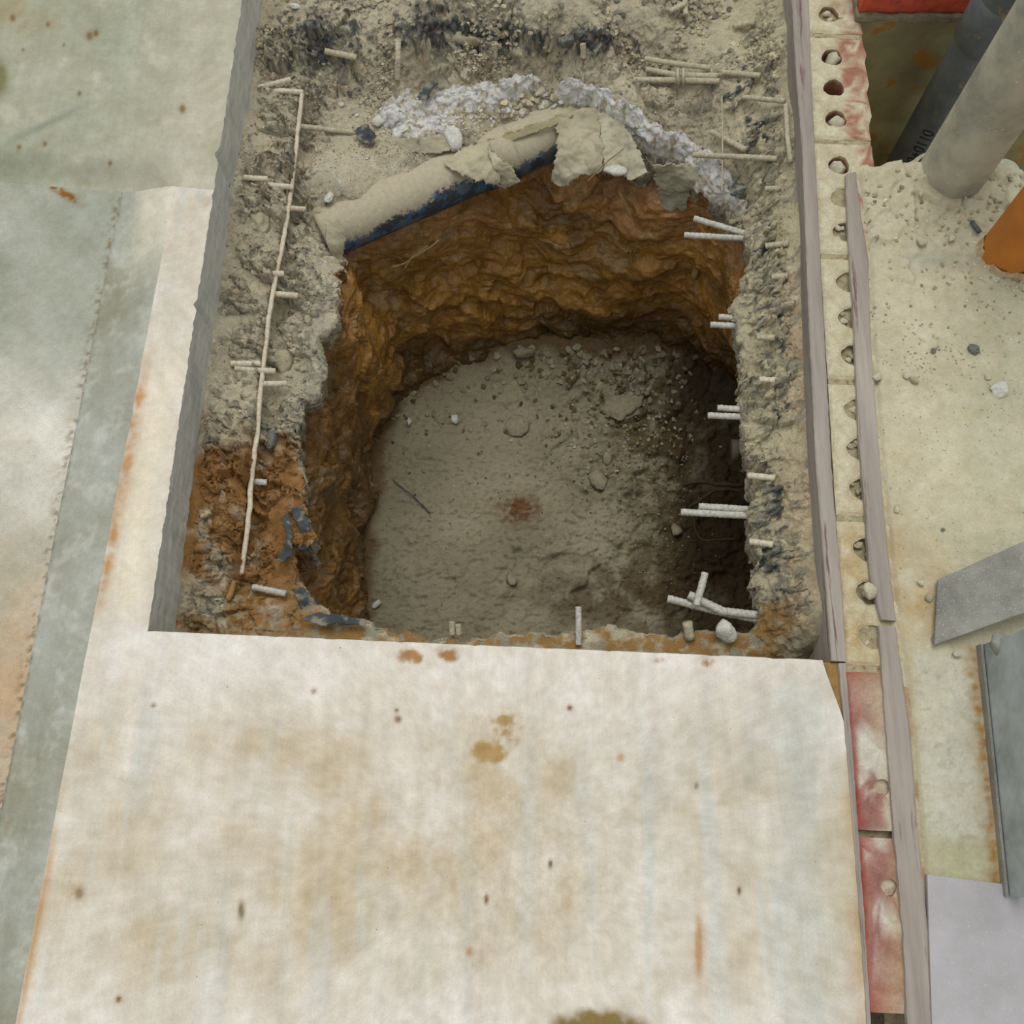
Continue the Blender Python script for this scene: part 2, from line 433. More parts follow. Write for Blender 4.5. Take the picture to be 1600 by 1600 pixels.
Z = 0.002 * fbm(X, Y, 5, 3, 74) + FL * (1 - sst(0, 0.06, Y - yfil(X))) * fade
up = link('upper_slab', npmesh('upper_slab', np.stack((X, Y, Z), -1).reshape(-1, 3), gridfaces(nr, nc), upper_colour(X, Y, Z).reshape(-1, 3)), M['slab'])
tag(up, 'greenish grey concrete surface rolling down at its front edge', 'slab', kind='structure')
up_edge_x = X[:, -1].copy(); up_edge_y = Y[:, -1].copy()

# lower grainy floor on the far left
def floor_colour(X, Y, Z):
    px, py = proj(X, Y, Z)
    n1 = fbm(X, Y, 4, 5, 81); n2 = fbm(X, Y, 14, 5, 82); n3 = fbm(X, Y, 90, 3, 83)
    c = np.broadcast_to(lin((172, 174, 164)), X.shape + (3,)).copy()
    c = mixc(c, lin((150, 156, 144)), 0.5 + n1 - 0.4 * sst(500, 650, py))
    c = mixc(c, lin((222, 218, 210)), gauss(px, py, 60, 700, 130, 130) * (0.75 + 0.4 * n2))  # pool of daylight painted into the floor colour
    c = mixc(c, lin((196, 182, 160)), sst(760, 950, py) * (0.75 + 0.5 * n2))
    c = mixc(c, lin((190, 158, 122)), gauss(px, py, 10, 1080, 50, 120) * (0.7 + 0.6 * n2))
    c = mixc(c, lin((138, 92, 36)), np.clip(2.0 * gauss(px, py, 100, 302, 22, 5, 0.55) * (1 + 1.5 * n3), 0, 1))
    d = X - xbl(Y)
    c = mixc(c, lin((120, 100, 70)), np.exp(-(d / 0.012) ** 2) * sst(0.05, 0.45, n3 + 0.4 * n2) * 0.8)
    return c
nr, nc = 420, 130
v = np.linspace(0, 1, nr)[:, None]; u = np.linspace(0, 1, nc)[None, :]
Yb = -0.36 + v * (1.17 + 0.36) + 0 * u
X = -1.30 * (1 - u) + xbl(Yb) * u
Y = -0.36 + v * (yfil(X) + 0.36)
X = -1.30 * (1 - u) + xbl(Y) * u
Z = FL + 0.0025 * fbm(X, Y, 6, 4, 84) + 0.0008 * fbm(X, Y, 90, 2, 85)
fl = link('floor', npmesh('floor', np.stack((X, Y, Z), -1).reshape(-1, 3), gridfaces(nr, nc), floor_colour(X, Y, Z).reshape(-1, 3)), M['floor'])
tag(fl, 'rough speckled grey concrete floor along the left edge', 'floor', kind='structure')

# sloping cement band between the floor and the slab
def band_colour(X, Y, Z):
    px, py = proj(X, Y, Z)
    n1 = fbm(X, Y, 5, 5, 91); n2 = fbm(X, Y, 18, 5, 92); n3 = fbm(X, Y, 70, 3, 93)
    c = np.broadcast_to(lin((166, 170, 164)), X.shape + (3,)).copy()
    c = mixc(c, lin((146, 146, 132)), 0.45 + 0.8 * n1 + 0.25 * sst(900, 1250, py))
    c = mixc(c, lin((190, 192, 186)), sst(0.0, 0.6, n2 + 0.4 * n3) * 0.5)
    c = mixc(c, lin((128, 116, 86)), sst(0.1, 0.6, n1 + 0.4 * n2) * sst(1050, 1300, py) * 0.75)
    c = mixc(c, lin((208, 205, 190)), sst(470, 330, py) * sst(0.015, 0.07, X - xbl(Y)) * 0.9)
    d = X - xbl(Y)
    c = mixc(c, lin((100, 102, 96)), np.exp(-(d / 0.004) ** 2) * (0.4 + 0.8 * n3))
    return c
nr, nc = 520, 40
v = np.linspace(0, 1, nr)[:, None]; u = np.linspace(0, 1, nc)[None, :]
Yb = -0.36 + v * (1.165 + 0.36) + 0 * u
X = xbl(Yb) * (1 - u) + xbr(Yb) * u
Y = np.where(v > 0.999, yfil(X), Yb)
Z = FL * (1 - sst(0.0, 1.0, u)) + 0.0012 * fbm(X, Y, 12, 3, 94)
band = link('cement_band', npmesh('cement_band', np.stack((X, Y, Z), -1).reshape(-1, 3), gridfaces(nr, nc), band_colour(X, Y, Z).reshape(-1, 3)), M['slab'])
tag(band, 'grey sloping cement band between the left floor and the slab', 'floor', kind='structure')

# the sawn face under the slab's long edge
ex = np.concatenate((strip_edge_x[:-1], up_edge_x)); ey = np.concatenate((strip_edge_y[:-1], up_edge_y))
zz = np.linspace(0, -0.20, 34)[:, None]
Xs = np.repeat(ex[None, :], 34, 0) + 0.0015 * fbm(np.repeat(ey[None, :], 34, 0) * 0.15, zz + 0 * ex[None, :], 130, 3, 101) + 0.004 * (-zz / 0.1) ** 2 * 0.3
Ys = np.repeat(ey[None, :], 34, 0); Zs = zz + 0 * ex[None, :]
sn = fbm(Ys * 0.10, Zs, 120, 4, 102); sn2 = fbm(Ys, Zs, 9, 4, 103)
c = np.broadcast_to(lin((216, 214, 206)), Xs.shape + (3,)).copy()
c = mixc(c, lin((190, 190, 184)), 0.5 + sn * 0.8)
c = mixc(c, lin((166, 168, 164)), sst(0.1, 0.6, sn2) * 0.5)
sf = link('sawn_face', npmesh('sawn_face', np.stack((Xs, Ys, Zs), -1).reshape(-1, 3), gridfaces(34, len(ex)), c.reshape(-1, 3)), M['sawn'], slab)

# ================================================================== THE BROKEN LEDGE AROUND THE PIT
xs1 = line_x(P(1237, 0), P(1260, 400))          # left side of the first grey strip
ctrl = []
def cp(px, py, z):
    q = P(px, py, z); ctrl.append((q[0], q[1], z))
for px, py in ((398, 0), (372, 200), (352, 400), (326, 600), (292, 800), (262, 955)): cp(px, py, -0.105)
for px, py in ((450, 20), (440, 110), (425, 220), (415, 330), (400, 430), (385, 540), (365, 660), (345, 790), (320, 900)): cp(px, py, -0.135)
for px, py in ((482, 180), (475, 300), (468, 400), (462, 470), (455, 560), (440, 660), (425, 760), (412, 860)): cp(px, py, -0.18)
for px, py in ((525, 440), (520, 500), (498, 580), (475, 660), (465, 760), (452, 860), (480, 940)): cp(px, py, -0.185)
for px, py in ((300, 975), (400, 985)): cp(px, py, -0.14)
for px, py in ((520, 985), (640, 1005), (760, 1010), (880, 1005), (1000, 1010), (1100, 1012)): cp(px, py, -0.165)
for px, py in ((1200, 1010), (1270, 1020)): cp(px, py, -0.13)
for px, py in ((480, 5), (620, -60), (800, -60), (1000, -60), (1150, -60), (600, 20), (760, 25), (900, 25), (1030, 30)): cp(px, py, -0.085)
for px, py in ((560, 60), (660, 75), (760, 60), (860, 55), (960, 70)): cp(px, py, -0.10)
for px, py in ((560, 125), (660, 120), (760, 95), (860, 95), (960, 105), (1040, 135)): cp(px, py, -0.165)
for px, py in ((500, 215), (600, 190), (680, 165), (780, 150), (880, 155), (960, 190), (1030, 225), (1100, 275), (1150, 330)): cp(px, py, -0.195)
for px, py in ((525, 300), (560, 270), (640, 232), (720, 205)): cp(px, py, -0.198)
for px, py in ((560, 318), (640, 278), (740, 232)): cp(px, py, -0.215)
for px, py in ((555, 372), (640, 335), (740, 292), (840, 250), (930, 240), (985, 270), (1040, 275)): cp(px, py, -0.29)
for px, py in ((1100, 40), (1130, 130), (1150, 220)): cp(px, py, -0.115)
for px, py in ((1190, 40), (1200, 150), (1205, 250), (1210, 340)): cp(px, py, -0.085)
for px, py in ((1238, 30), (1244, 160), (1250, 300), (1256, 450), (1265, 600), (1274, 760), (1284, 900), (1294, 1000)): cp(px, py, -0.035)
for px, py in ((1200, 440), (1205, 560), (1212, 690), (1222, 820), (1232, 930)): cp(px, py, -0.085)
for px, py in ((1168, 380), (1160, 480), (1168, 600), (1175, 720), (1185, 840), (1195, 940)): cp(px, py, -0.125)
tbase = rbf(ctrl)
def TZ(px, py, it=8):
    z = -0.15
    for _ in range(it):
        q = P(px, py, z); z = 0.5 * z + 0.5 * float(tbase(q[0], q[1]))
    return z
def on(px, py, dz=0.0):
    z = TZ(px, py) + dz
    return P(px, py, z)

rim_px = [(540, 352), (620, 312), (700, 277), (780, 243), (860, 215), (905, 240), (935, 262), (985, 272), (1020, 268), (1060, 275), (1095, 285), (1130, 312), (1160, 348),
          (1164, 385), (1166, 420), (1152, 450), (1146, 490), (1153, 535), (1160, 580), (1162, 630), (1166, 690), (1170, 760), (1176, 830), (1180, 900), (1189, 968),
          (1160, 984), (1110, 988), (1050, 993), (1010, 986), (950, 980), (900, 986), (850, 990), (800, 992), (740, 998), (700, 993), (660, 1000), (610, 984), (560, 968), (510, 956), (494, 948),
          (462, 905), (455, 862), (486, 858), (486, 815), (471, 782), (477, 750), (467, 725), (471, 675), (474, 638), (500, 614), (506, 578), (503, 534), (526, 506), (536, 470), (530, 430)]
rim = [on(x, y) for x, y in rim_px]
rimA = np.array(rim)

nr, nc = 1000, 540
v = np.linspace(0, 1, nr)[:, None]; u = np.linspace(0, 1, nc)[None, :]
Ylo, Yhi = 0.20, 1.80
Yg = Ylo + v * (Yhi - Ylo) + 0 * u
Xg = (xcut(Yg) - 0.004) * (1 - u) + (xs1(Yg) + 0.004) * u
Zb = tbase(Xg, Yg)
gpx, gpy = proj(Xg, Yg, Zb)
wx = Xg + 0.012 * fbm(Xg, Yg, 16, 3, 201); wy = Yg + 0.012 * fbm(Xg, Yg, 16, 3, 211)
c1, e1, id1 = chips(wx, wy, 15, 1)
c2, e2, id2 = chips(wx, wy, 38, 2, 1.6)
c3, e3, id3 = chips(wx + 0.004 * fbm(Xg, Yg, 60, 2, 205), wy, 92, 3, 1.8)
lo = fbm(Xg, Yg, 7, 3, 221)
rg = ridged(Xg, Yg, 28, 3, 231)
fine = fbm(Xg, Yg, 70, 4, 241)
# how broken each zone is
rough = 0.55 + 0.45 * fbm(Xg, Yg, 5, 3, 251)
rough += 0.60 * sst(530, 440, gpx) * sst(-50, 60, gpy)               # left ledge
rough += 0.60 * gauss(gpx, gpy, 720, 70, 260, 36)                    # dark tar ridge
rough += 0.45 * sst(1150, 1180, gpx) + 0.3 * gauss(gpx, gpy, 1040, 170, 80, 50)
rough -= 0.45 * gauss(gpx, gpy, 1090, 60, 90, 30) + 0.45 * gauss(gpx, gpy, 620, 110, 50, 35) + 0.5 * gauss(gpx, gpy, 600, 285, 110, 60)
rough -= 0.55 * sst(940, 985, gpy) * sst(300, 500, gpx)
rough = np.clip(rough, 0.10, 1.35)
blk = np.clip(1 - e1 * 3.2, 0, 1)
Zr = 0.030 * c1 + 0.015 * c2 + 0.0062 * c3 + 0.006 * fine + 0.005 * rg - 0.010 * np.exp(-(e1 / 0.04) ** 2) - 0.005 * np.exp(-(e2 / 0.06) ** 2) - 0.002 * np.exp(-(e3 / 0.10) ** 2)
Zr = Zr * rough
# dust has settled in the hollows
Zd = 0.008 * lo + 0.010 * (0.42 - 0.75 * rough) + 0.0016 * fine
bare = sst(-0.001, 0.005, Zr - Zd)
Zt = Zb + 0.008 * lo + np.where(Zr > Zd, Zr, Zd + 0.22 * (Zr - Zd))
# deep cut along the long bar on the left ledge
barline = [(472, 147), (466, 200), (453, 312), (434, 428), (410, 577), (395, 731), (387, 825), (376, 896)]
by = np.array([b[1] for b in barline]); bx = np.array([b[0] for b in barline])
dbar = gpx - np.interp(gpy, by, bx)
Zt += (0.028 * sst(-4, 2, -dbar) * np.exp(-np.clip(-dbar, 0, None) / 60) - 0.022 * np.exp(-((dbar - 14) / 14) ** 2)) * sst(120, 160, gpy) * sst(930, 880, gpy)
# keep the joint with the sawn face and the strip tidy
ed = np.minimum(Xg - xcut(Yg), xs1(Yg) - Xg)
Zt = Zt * sst(0.0, 0.03, ed) + Zb * (1 - sst(0.0, 0.03, ed))
Zt = np.minimum(Zt, -0.012)
# mud filled flats in the front left corner and behind the front edge
mud = np.clip(sst(300, 380, gpx) * sst(560, 420, gpx) * sst(880, 930, gpy) + sst(940, 985, gpy) * sst(380, 480, gpx) * 0.8, 0, 1)
Zt = Zt * (1 - 0.6 * mud) + (Zb - 0.01) * 0.6 * mud
# ragged rim line; the ledge stops there and a broken edge goes down from it
RN = 2200
def resample(pts, n, closed=True):
    p = np.array(pts, float)
    if closed: p = np.vstack((p, p[:1]))
    d = np.r_[0, np.cumsum(np.linalg.norm(np.diff(p, axis=0), axis=1))]
    t = np.linspace(0, d[-1], n + 1)[:-1] if closed else np.linspace(0, d[-1], n)
    return np.stack([np.interp(t, d, p[:, k]) for k in range(p.shape[1])], 1)
rimD = resample(rimA, RN)
for _ in range(12): rimD = 0.25 * np.roll(rimD, 1, 0) + 0.5 * rimD + 0.25 * np.roll(rimD, -1, 0)
rd0 = rimD.copy()
rimD[:, 0] += 0.012 * fbm(rd0[:, 0], rd0[:, 1], 26, 4, 261); rimD[:, 1] += 0.012 * fbm(rd0[:, 0], rd0[:, 1], 26, 4, 271)
sd = sdist(Xg, Yg, rimA[::1])
near = np.abs(sd) < 0.035
sd[near] = sdist(Xg[near], Yg[near], rimD[::2])
Zt -= 0.010 * sst(-0.010, 0.004, sd) ** 2
keep = sd < 0.0022
# broken faces are rough in every direction, not only upward
gz = np.hypot(np.gradient(Zt, axis=0) / (1.6 / 999), np.gradient(Zt, axis=1) / (1.08 / 539))
stp = sst(0.5, 1.6, gz) * sst(0.0, 0.02, ed)
kx = 0.006 * fbm3(Xg, Yg, Zt, 38, 3, 281) + 0.004 * fbm3(Xg, Yg, Zt, 110, 2, 282)
ky = 0.006 * fbm3(Xg + 3, Yg, Zt, 38, 3, 283) + 0.004 * fbm3(Xg, Yg + 5, Zt, 110, 2, 284)
Xq, Yq = Xg + stp * kx, Yg + stp * ky

TERR = (Xg, Yg, Zt, sd)
def ledge_z(x, y):
    r = np.clip((y - Ylo) / (Yhi - Ylo) * (nr - 1), 0, nr - 1).astype(int)
    xl, xr = xcut(y) - 0.004, xs1(y) + 0.004
    cidx = np.clip((x - xl) / (xr - xl) * (nc - 1), 0, nc - 1).astype(int)
    return Zt[r, cidx]
def ledge_colour():
    px, py = gpx, gpy
    n1 = fbm(Xg, Yg, 5, 4, 301); n2 = fbm(Xg, Yg, 18, 5, 302); n3 = fbm(Xg, Yg, 75, 4, 303); n4 = fbm(Xg, Yg, 200, 2, 304)
    c = np.broadcast_to(lin((198, 189, 166)), Xg.shape + (3,)).copy()
    c = mixc(c, lin((178, 170, 148)), 0.4 + 0.9 * n1)
    c = mixc(c, lin((206, 196, 172)), sst(0.0, 0.6, n2) * 0.55)
    c = mixc(c, lin((200, 192, 160)), sst(1080, 1200, px) * 0.6)
    c = mixc(c, lin((192, 168, 140)), sst(1195, 1240, px) * sst(330, 480, py) * (0.45 + 0.8 * n2))
    # each broken chip its own tone
    t = (R2[id2] - 0.5) * 0.34 + (R1[id3] - 0.5) * 0.34 - 0.0
    c = c * (1 + t * bare + 0.10 * n3)[..., None]
    c = mixc(c, lin((140, 138, 126)), bare * sst(0.55, 0.8, R3[(id3 * 3) & 4095]) * 0.7)
    # bare blue-grey stone and tar
    zone = (0.75 * gauss(px, py, 560, 60, 110, 60) + 0.9 * gauss(px, py, 720, 60, 110, 34) + 1.0 * gauss(px, py, 880, 70, 130, 26) + 0.7 * gauss(px, py, 1010, 60, 80, 60)
            + 0.55 * gauss(px, py, 640, 20, 90, 40) + 0.6 * gauss(px, py, 500, 90, 40, 60) + 0.7 * gauss(px, py, 1165, 160, 55, 70) + 0.6 * gauss(px, py, 1190, 240, 35, 70)
            + 0.55 * sst(1160, 1180, px) * sst(1250, 1215, px) * sst(340, 420, py) + 0.5 * sst(1020, 900, py) * gauss(px, py, 1205, 850, 40, 170)
            + 0.38 * sst(330, 360, px) * sst(520, 470, px) * sst(880, 300, py) + 0.4 * gauss(px, py, 560, 170, 60, 40))
    zone = zone * (0.50 + 0.5 * bare)
    c = mixc(c, lin((112, 116, 112)), sst(0.40, 0.75, zone * 0.70 + 0.60 * n3 + 0.35 * n2) * 0.8)
    c = mixc(c, lin((70, 76, 80)), sst(0.62, 0.95, zone * 0.66 + 0.75 * n3 + 0.40 * n2 + 0.25 * (R1[id3] - 0.5)) * 0.9)
    ridge = np.exp(-((py - (60 + 14 * np.sin(px / 60.0) + 22 * n2)) / 7) ** 2) * sst(640, 690, px) * sst(1010, 960, px)
    c = mixc(c, lin((66, 64, 66)), np.clip(ridge * (0.75 + n3), 0, 1) * 0.85)
    # rust and orange flecks
    c = mixc(c, lin((164, 116, 72)), sst(0.50, 0.62, n4 + 0.3 * n2) * 0.5)
    # grey mineral layer at the left rim
    c = mixc(c, lin((160, 160, 156)), np.clip(gauss(px, py, 500, 560, 22, 120) + gauss(px, py, 480, 660, 22, 60) + gauss(px, py, 520, 330, 26, 50), 0, 1) * sst(-0.2, 0.3, n3 + 0.3 * n2) * 0.75)
    c = mixc(c, lin((214, 212, 206)), sst(0.44, 0.56, n3 + 0.2 * n2) * np.clip(gauss(px, py, 560, 300, 60, 60) + gauss(px, py, 520, 420, 30, 90) + gauss(px, py, 660, 190, 60, 30), 0, 1))
    # clay-stained corner on the left and in front
    m = sst(660, 730, py + 60 * n2) * sst(520, 490, px) * sst(1010, 980, py)
    c = mixc(c, lin((158, 118, 72)), m * sst(-0.5, 0.2, 0.35 + n2 + 0.5 * n1 - 0.6 * sst(850, 960, py) * sst(380, 330, px)))
    c = mixc(c, lin((132, 98, 56)), m * sst(0.05, 0.5, n2 + 0.4 * n3 + 0.1) * 0.8)
    c = mixc(c, lin((170, 158, 126)), m * sst(0.1, 0.5, n3 + n2 * 0.6) * sst(900, 930, py) * 0.7)
    f = sst(925, 965, py) * sst(420, 520, px)
    c = mixc(c, lin((158, 124, 76)), f * sst(-0.3, 0.25, fbm(Xg, Yg, 26, 4, 310) + 0.15) * sst(1290, 1200, px))
    c = mixc(c, lin((158, 156, 138)), f * sst(0.12, 0.4, fbm(Xg, Yg, 40, 4, 311)) * 0.9)
    return c
Zt = np.minimum(Zt, -0.010)
V = np.stack((Xq, Yq, Zt), -1).reshape(-1, 3)
F = gridfaces(nr, nc)
kf = keep.reshape(-1)
# faces hidden under the front slab are not needed
Zt = np.minimum(Zt, -0.012)
vis = (Yg > yfront(Xg) - 0.010).reshape(-1)
F = F[kf[F].all(1) & vis[F].all(1)]
Vc, Fc, Cc = compact(V, F, ledge_colour().reshape(-1, 3))
ledge = link('broken_ledge', npmesh('broken_ledge', Vc, Fc, Cc), M['rubble'])
tag(ledge, 'rough broken concrete ledge covered in beige dust around the pit', 'ground', kind='structure')

# the broken edge itself
EV = 44
cen0 = rimD[:, :2].mean(0)
tg = np.roll(rimD, -6, 0) - np.roll(rimD, 6, 0); on_ = np.stack((tg[:, 1], -tg[:, 0]), 1); on_ /= np.linalg.norm(on_, axis=1)[:, None]
on_ *= np.sign((on_ * (rimD[:, :2] - cen0)).sum(1))[:, None]                    # away from the pit
zt_ = ledge_z(rimD[:, 0] + on_[:, 0] * 0.004, rimD[:, 1] + on_[:, 1] * 0.004)
for _ in range(3): zt_ = 0.25 * np.roll(zt_, 1) + 0.5 * zt_ + 0.25 * np.roll(zt_, -1)
kk_ = np.linspace(0, 1, EV)[:, None]
Ze = zt_[None, :] - 0.001 - 0.085 * kk_
offs = 0.004 * (kk_ < 0.01) + 0.014 * kk_ ** 1.5
Xe = rimD[None, :, 0] + on_[None, :, 0] * offs; Ye = rimD[None, :, 1] + on_[None, :, 1] * offs
f1_, f2_, h_, _a1, _a2 = worley((np.arctan2(Ye - cen0[1], Xe - cen0[0]) * 0.42 + 0.01 * fbm3(Xe, Ye, Ze, 20, 2, 291)) * 42, Ze * 48, 6)
dd_ = (0.010 * fbm3(Xe, Ye, Ze, 24, 4, 292) + 0.008 * (R3[h_] - 0.5) - 0.004 * np.exp(-((f2_ - f1_) / 0.08) ** 2)) * sst(0.0, 0.10, kk_)
Xe = Xe - on_[None, :, 0] * dd_; Ye = Ye - on_[None, :, 1] * dd_
n1 = fbm3(Xe, Ye, Ze, 12, 3, 293); n2 = fbm3(Xe, Ye, Ze, 60, 3, 294)
c = np.broadcast_to(lin((172, 164, 144)), Xe.shape + (3,)).copy()
c = c * (1 + 0.5 * (R2[h_] - 0.5) + 0.15 * n2)[..., None]
c = mixc(c, lin((104, 108, 106)), sst(0.25, 0.6, n2 + 0.4 * n1) * 0.7)
nth = sst(0.98, 1.04, Ye + 0.02 * n1) * sst(0.30, 0.24, Xe)
c = mixc(c, lin((142, 100, 56)), np.clip(nth + sst(-0.36, -0.40, Xe) * sst(0.62, 0.56, Ye + 0.03 * n1), 0, 1) * 0.9)
eo = link('broken_edge', npmesh('broken_edge', np.stack((Xe, Ye, Ze), -1).reshape(-1, 3), gridfaces(EV, RN, wrap=True), c.reshape(-1, 3)), M['rubble'], ledge)

# ================================================================== THE PIT
def resample_(pts, n, closed=True):
    p = np.array(pts, float)
    if closed: p = np.vstack((p, p[:1]))
    d = np.r_[0, np.cumsum(np.linalg.norm(np.diff(p, axis=0), axis=1))]
    t = np.linspace(0, d[-1], n + 1)[:-1] if closed else np.linspace(0, d[-1], n)
    return np.stack([np.interp(t, d, p[:, k]) for k in range(p.shape[1])], 1)
ZF = -0.80
# matched rim and foot control points (clockwise from the north-west corner)
top_px = [(540, 356), (700, 284), (860, 222), (985, 262), (1095, 285), (1160, 348), (1155, 450), (1160, 580), (1166, 690), (1176, 830), (1189, 968),
          (1050, 993), (900, 986), (740, 998), (610, 984), (500, 950), (460, 870), (478, 800), (471, 720), (474, 638), (503, 560), (530, 480)]
foot_px = [(660, 605), (740, 560), (830, 548), (960, 552), (1045, 545), (1085, 556), (1150, 590), (1215, 640), (1240, 720), (1250, 830), (1250, 1000),
           (1080, 1070), (900, 1090), (740, 1090), (610, 1080), (560, 1010), (572, 940), (577, 870), (582, 800), (592, 720), (602, 670), (628, 630)]
topw = []
for (x, y) in top_px:
    q = on(x, y); topw.append(q)
topw = np.array(topw); footw = np.array([P(x, y, ZF) for x, y in foot_px])
cen = topw[:, :2].mean(0)
outd = topw[:, :2] - cen; outd /= np.linalg.norm(outd, axis=1)[:, None]
t0 = topw.copy(); t0[:, :2] += outd * 0.020; t0[:, 2] -= 0.030
t0[6:11, 0] += 0.045; t0[6:11, 2] -= 0.02
NA, NV = 900, 230
def dense(P3, n):
    """closed smooth sampling with one parameter per control point"""
    m = len(P3); t = np.linspace(0, m, n, endpoint=False)
    i = np.floor(t).astype(int); f = (t - i)[:, None]
    p0, p1, p2, p3 = P3[(i - 1) % m], P3[i % m], P3[(i + 1) % m], P3[(i + 2) % m]
    return 0.5 * ((2 * p1) + (-p0 + p2) * f + (2 * p0 - 5 * p1 + 4 * p2 - p3) * f ** 2 + (-p0 + 3 * p1 - 3 * p2 + p3) * f ** 3)
Tt, Ff = dense(t0, NA), dense(footw, NA)
sgrid = np.linspace(0, 1, NV)[:, None]
zs = Tt[None, :, 2] * (1 - sgrid) + (ZF - 0.05) * sgrid
k = sgrid[..., None]
prof = k + 0.10 * np.sin(np.pi * k)                       # slightly bellied walls
XY = Tt[None, :, :2] * (1 - prof) + Ff[None, :, :2] * prof
nrm = np.roll(XY, -4, 1) - np.roll(XY, 4, 1)
nrm = np.stack((nrm[..., 1], -nrm[..., 0]), -1); nrm /= np.linalg.norm(nrm, axis=-1)[..., None]
ce = cen[None, None, :] - XY
sg = np.sign((nrm * ce).sum(-1))[..., None]; nrm = nrm * sg                     # towards the pit
px_, py_ = XY[..., 0], XY[..., 1]
bed = zs + 0.10 * fbm(px_, py_, 3, 3, 401) + 0.15 * px_                           # tilted bedding
w1 = fbm3(px_, py_, zs, 4.5, 3, 402)
w2 = fbm3(px_ + 0.05 * w1, py_, bed * 1.4, 8, 4, 403)
w3 = fbm3(px_ + 0.03 * w1, py_, bed * 1.3, 24, 4, 404)
rd = 1 - np.abs(fbm3(px_ + 0.04 * w2, py_, bed * 1.2, 9, 3, 405)) * 2
f1a, f2a, hh, dxa, dya = worley((np.arctan2(py_ - cen[1], px_ - cen[0]) * 0.42 + 0.05 * w2) * 14, (bed + 0.04 * w2) * 20, 5)
fac = (R3[hh] - 0.5) + 0.9 * ((R1[hh] - .5) * dxa + (R2[hh] - .5) * dya)
damp = sst(0.0, 0.08, sgrid)
disp = 0.034 * w1 + 0.022 * w2 + 0.010 * w3 + 0.008 * rd + 0.020 * fac
disp = disp * damp
# boulder-like bulge on the right
bulge = 0.05 * np.exp(-(((px_ - P(1120, 540, -0.5)[0]) / 0.10) ** 2 + ((py_ - P(1120, 540, -0.5)[1]) / 0.10) ** 2 + ((zs + 0.5) / 0.13) ** 2))
XYd = XY + nrm * (disp + bulge)[..., None]
zs2 = zs + 0.010 * w3 * damp
Vp = np.stack((XYd[..., 0], XYd[..., 1], zs2), -1)
# clay colours
n1 = fbm3(px_, py_, bed, 5, 4, 411); n2 = fbm3(px_, py_, bed * 1.5, 16, 4, 412); n3 = fbm3(px_, py_, bed * 2, 50, 3, 413)
c = np.broadcast_to(lin((162, 120, 54)), px_.shape + (3,)).copy()
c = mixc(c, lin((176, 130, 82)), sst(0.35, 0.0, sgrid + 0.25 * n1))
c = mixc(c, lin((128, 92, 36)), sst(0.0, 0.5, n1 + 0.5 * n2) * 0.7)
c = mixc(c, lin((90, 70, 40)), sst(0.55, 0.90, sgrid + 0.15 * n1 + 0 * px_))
c = mixc(c, lin((176, 152, 116)), sst(0.16, 0.5, n2 + 0.35 * n3 + 0.1 * n1) * sst(0.75, 0.25, sgrid) * 0.7)
c = mixc(c, lin((190, 140, 66)), sst(0.35, 0.65, n3 + 0.4 * n2) * 0.4)
c = c * (1 + 0.5 * (R2[hh] - 0.5))[..., None]
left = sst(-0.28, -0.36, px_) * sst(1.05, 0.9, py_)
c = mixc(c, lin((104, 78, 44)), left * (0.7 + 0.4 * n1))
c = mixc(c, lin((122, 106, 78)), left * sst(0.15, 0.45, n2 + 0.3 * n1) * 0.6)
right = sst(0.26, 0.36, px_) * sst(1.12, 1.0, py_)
c = mixc(c, lin((66, 54, 38)), right * 0.85)  # shade of the hollow painted into the right wall's colour
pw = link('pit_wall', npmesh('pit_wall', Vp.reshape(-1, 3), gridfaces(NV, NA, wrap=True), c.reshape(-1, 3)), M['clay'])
tag(pw, 'wet brown clay walls of the dug pit', 'wall', kind='structure')

# floor of the pit
nr, nc = 330, 300
v = np.linspace(0, 1, nr)[:, None]; u = np.linspace(0, 1, nc)[None, :]
fx0, fx1 = footw[:, 0].min() - 0.06, footw[:, 0].max() + 0.06
fy0, fy1 = footw[:, 1].min() - 0.06, footw[:, 1].max() + 0.06
Xf = fx0 + u * (fx1 - fx0) + 0 * v; Yf = fy0 + v * (fy1 - fy0) + 0 * u
fpx, fpy = proj(Xf, Yf, ZF + 0 * Xf)
lumpy = 0.35 + 0.9 * np.clip(gauss(fpx, fpy, 980, 600, 130, 70) + gauss(fpx, fpy, 960, 720, 70, 120) + gauss(fpx, fpy, 1080, 760, 100, 250) + 0.5 * gauss(fpx, fpy, 900, 900, 150, 80), 0, 1.2)
wx = Xf + 0.03 * fbm(Xf, Yf, 10, 3, 501); wy = Yf + 0.03 * fbm(Xf, Yf, 10, 3, 511)
k1, g1, i1 = chips(wx, wy, 16, 7); k2, g2, i2 = chips(wx, wy, 45, 8)
Zf = ZF + 0.012 * fbm(Xf, Yf, 5, 3, 521) + lumpy * (0.016 * k1 * sst(0.2, 0.6, fbm(Xf, Yf, 7, 2, 522) + 0.45) + 0.008 * k2 + 0.007 * fbm(Xf, Yf, 45, 4, 523) - 0.006 * np.exp(-(g1 / 0.05) ** 2))
Zf += 0.003 * np.clip(fbm(Xf, Yf, 90, 2, 524) - 0.2, 0, 1) * 4
foot_sd = sdist(Xf, Yf, dense(footw, 120))
Zf += 0.03 * sst(0.05, -0.02, foot_sd)
n1 = fbm(Xf, Yf, 5, 4, 531); n2 = fbm(Xf, Yf, 18, 5, 532); n3 = fbm(Xf, Yf, 70, 3, 533)
c = np.broadcast_to(lin((160, 152, 128)), Xf.shape + (3,)).copy()
c = mixc(c, lin((142, 136, 112)), 0.5 + 0.8 * n1)
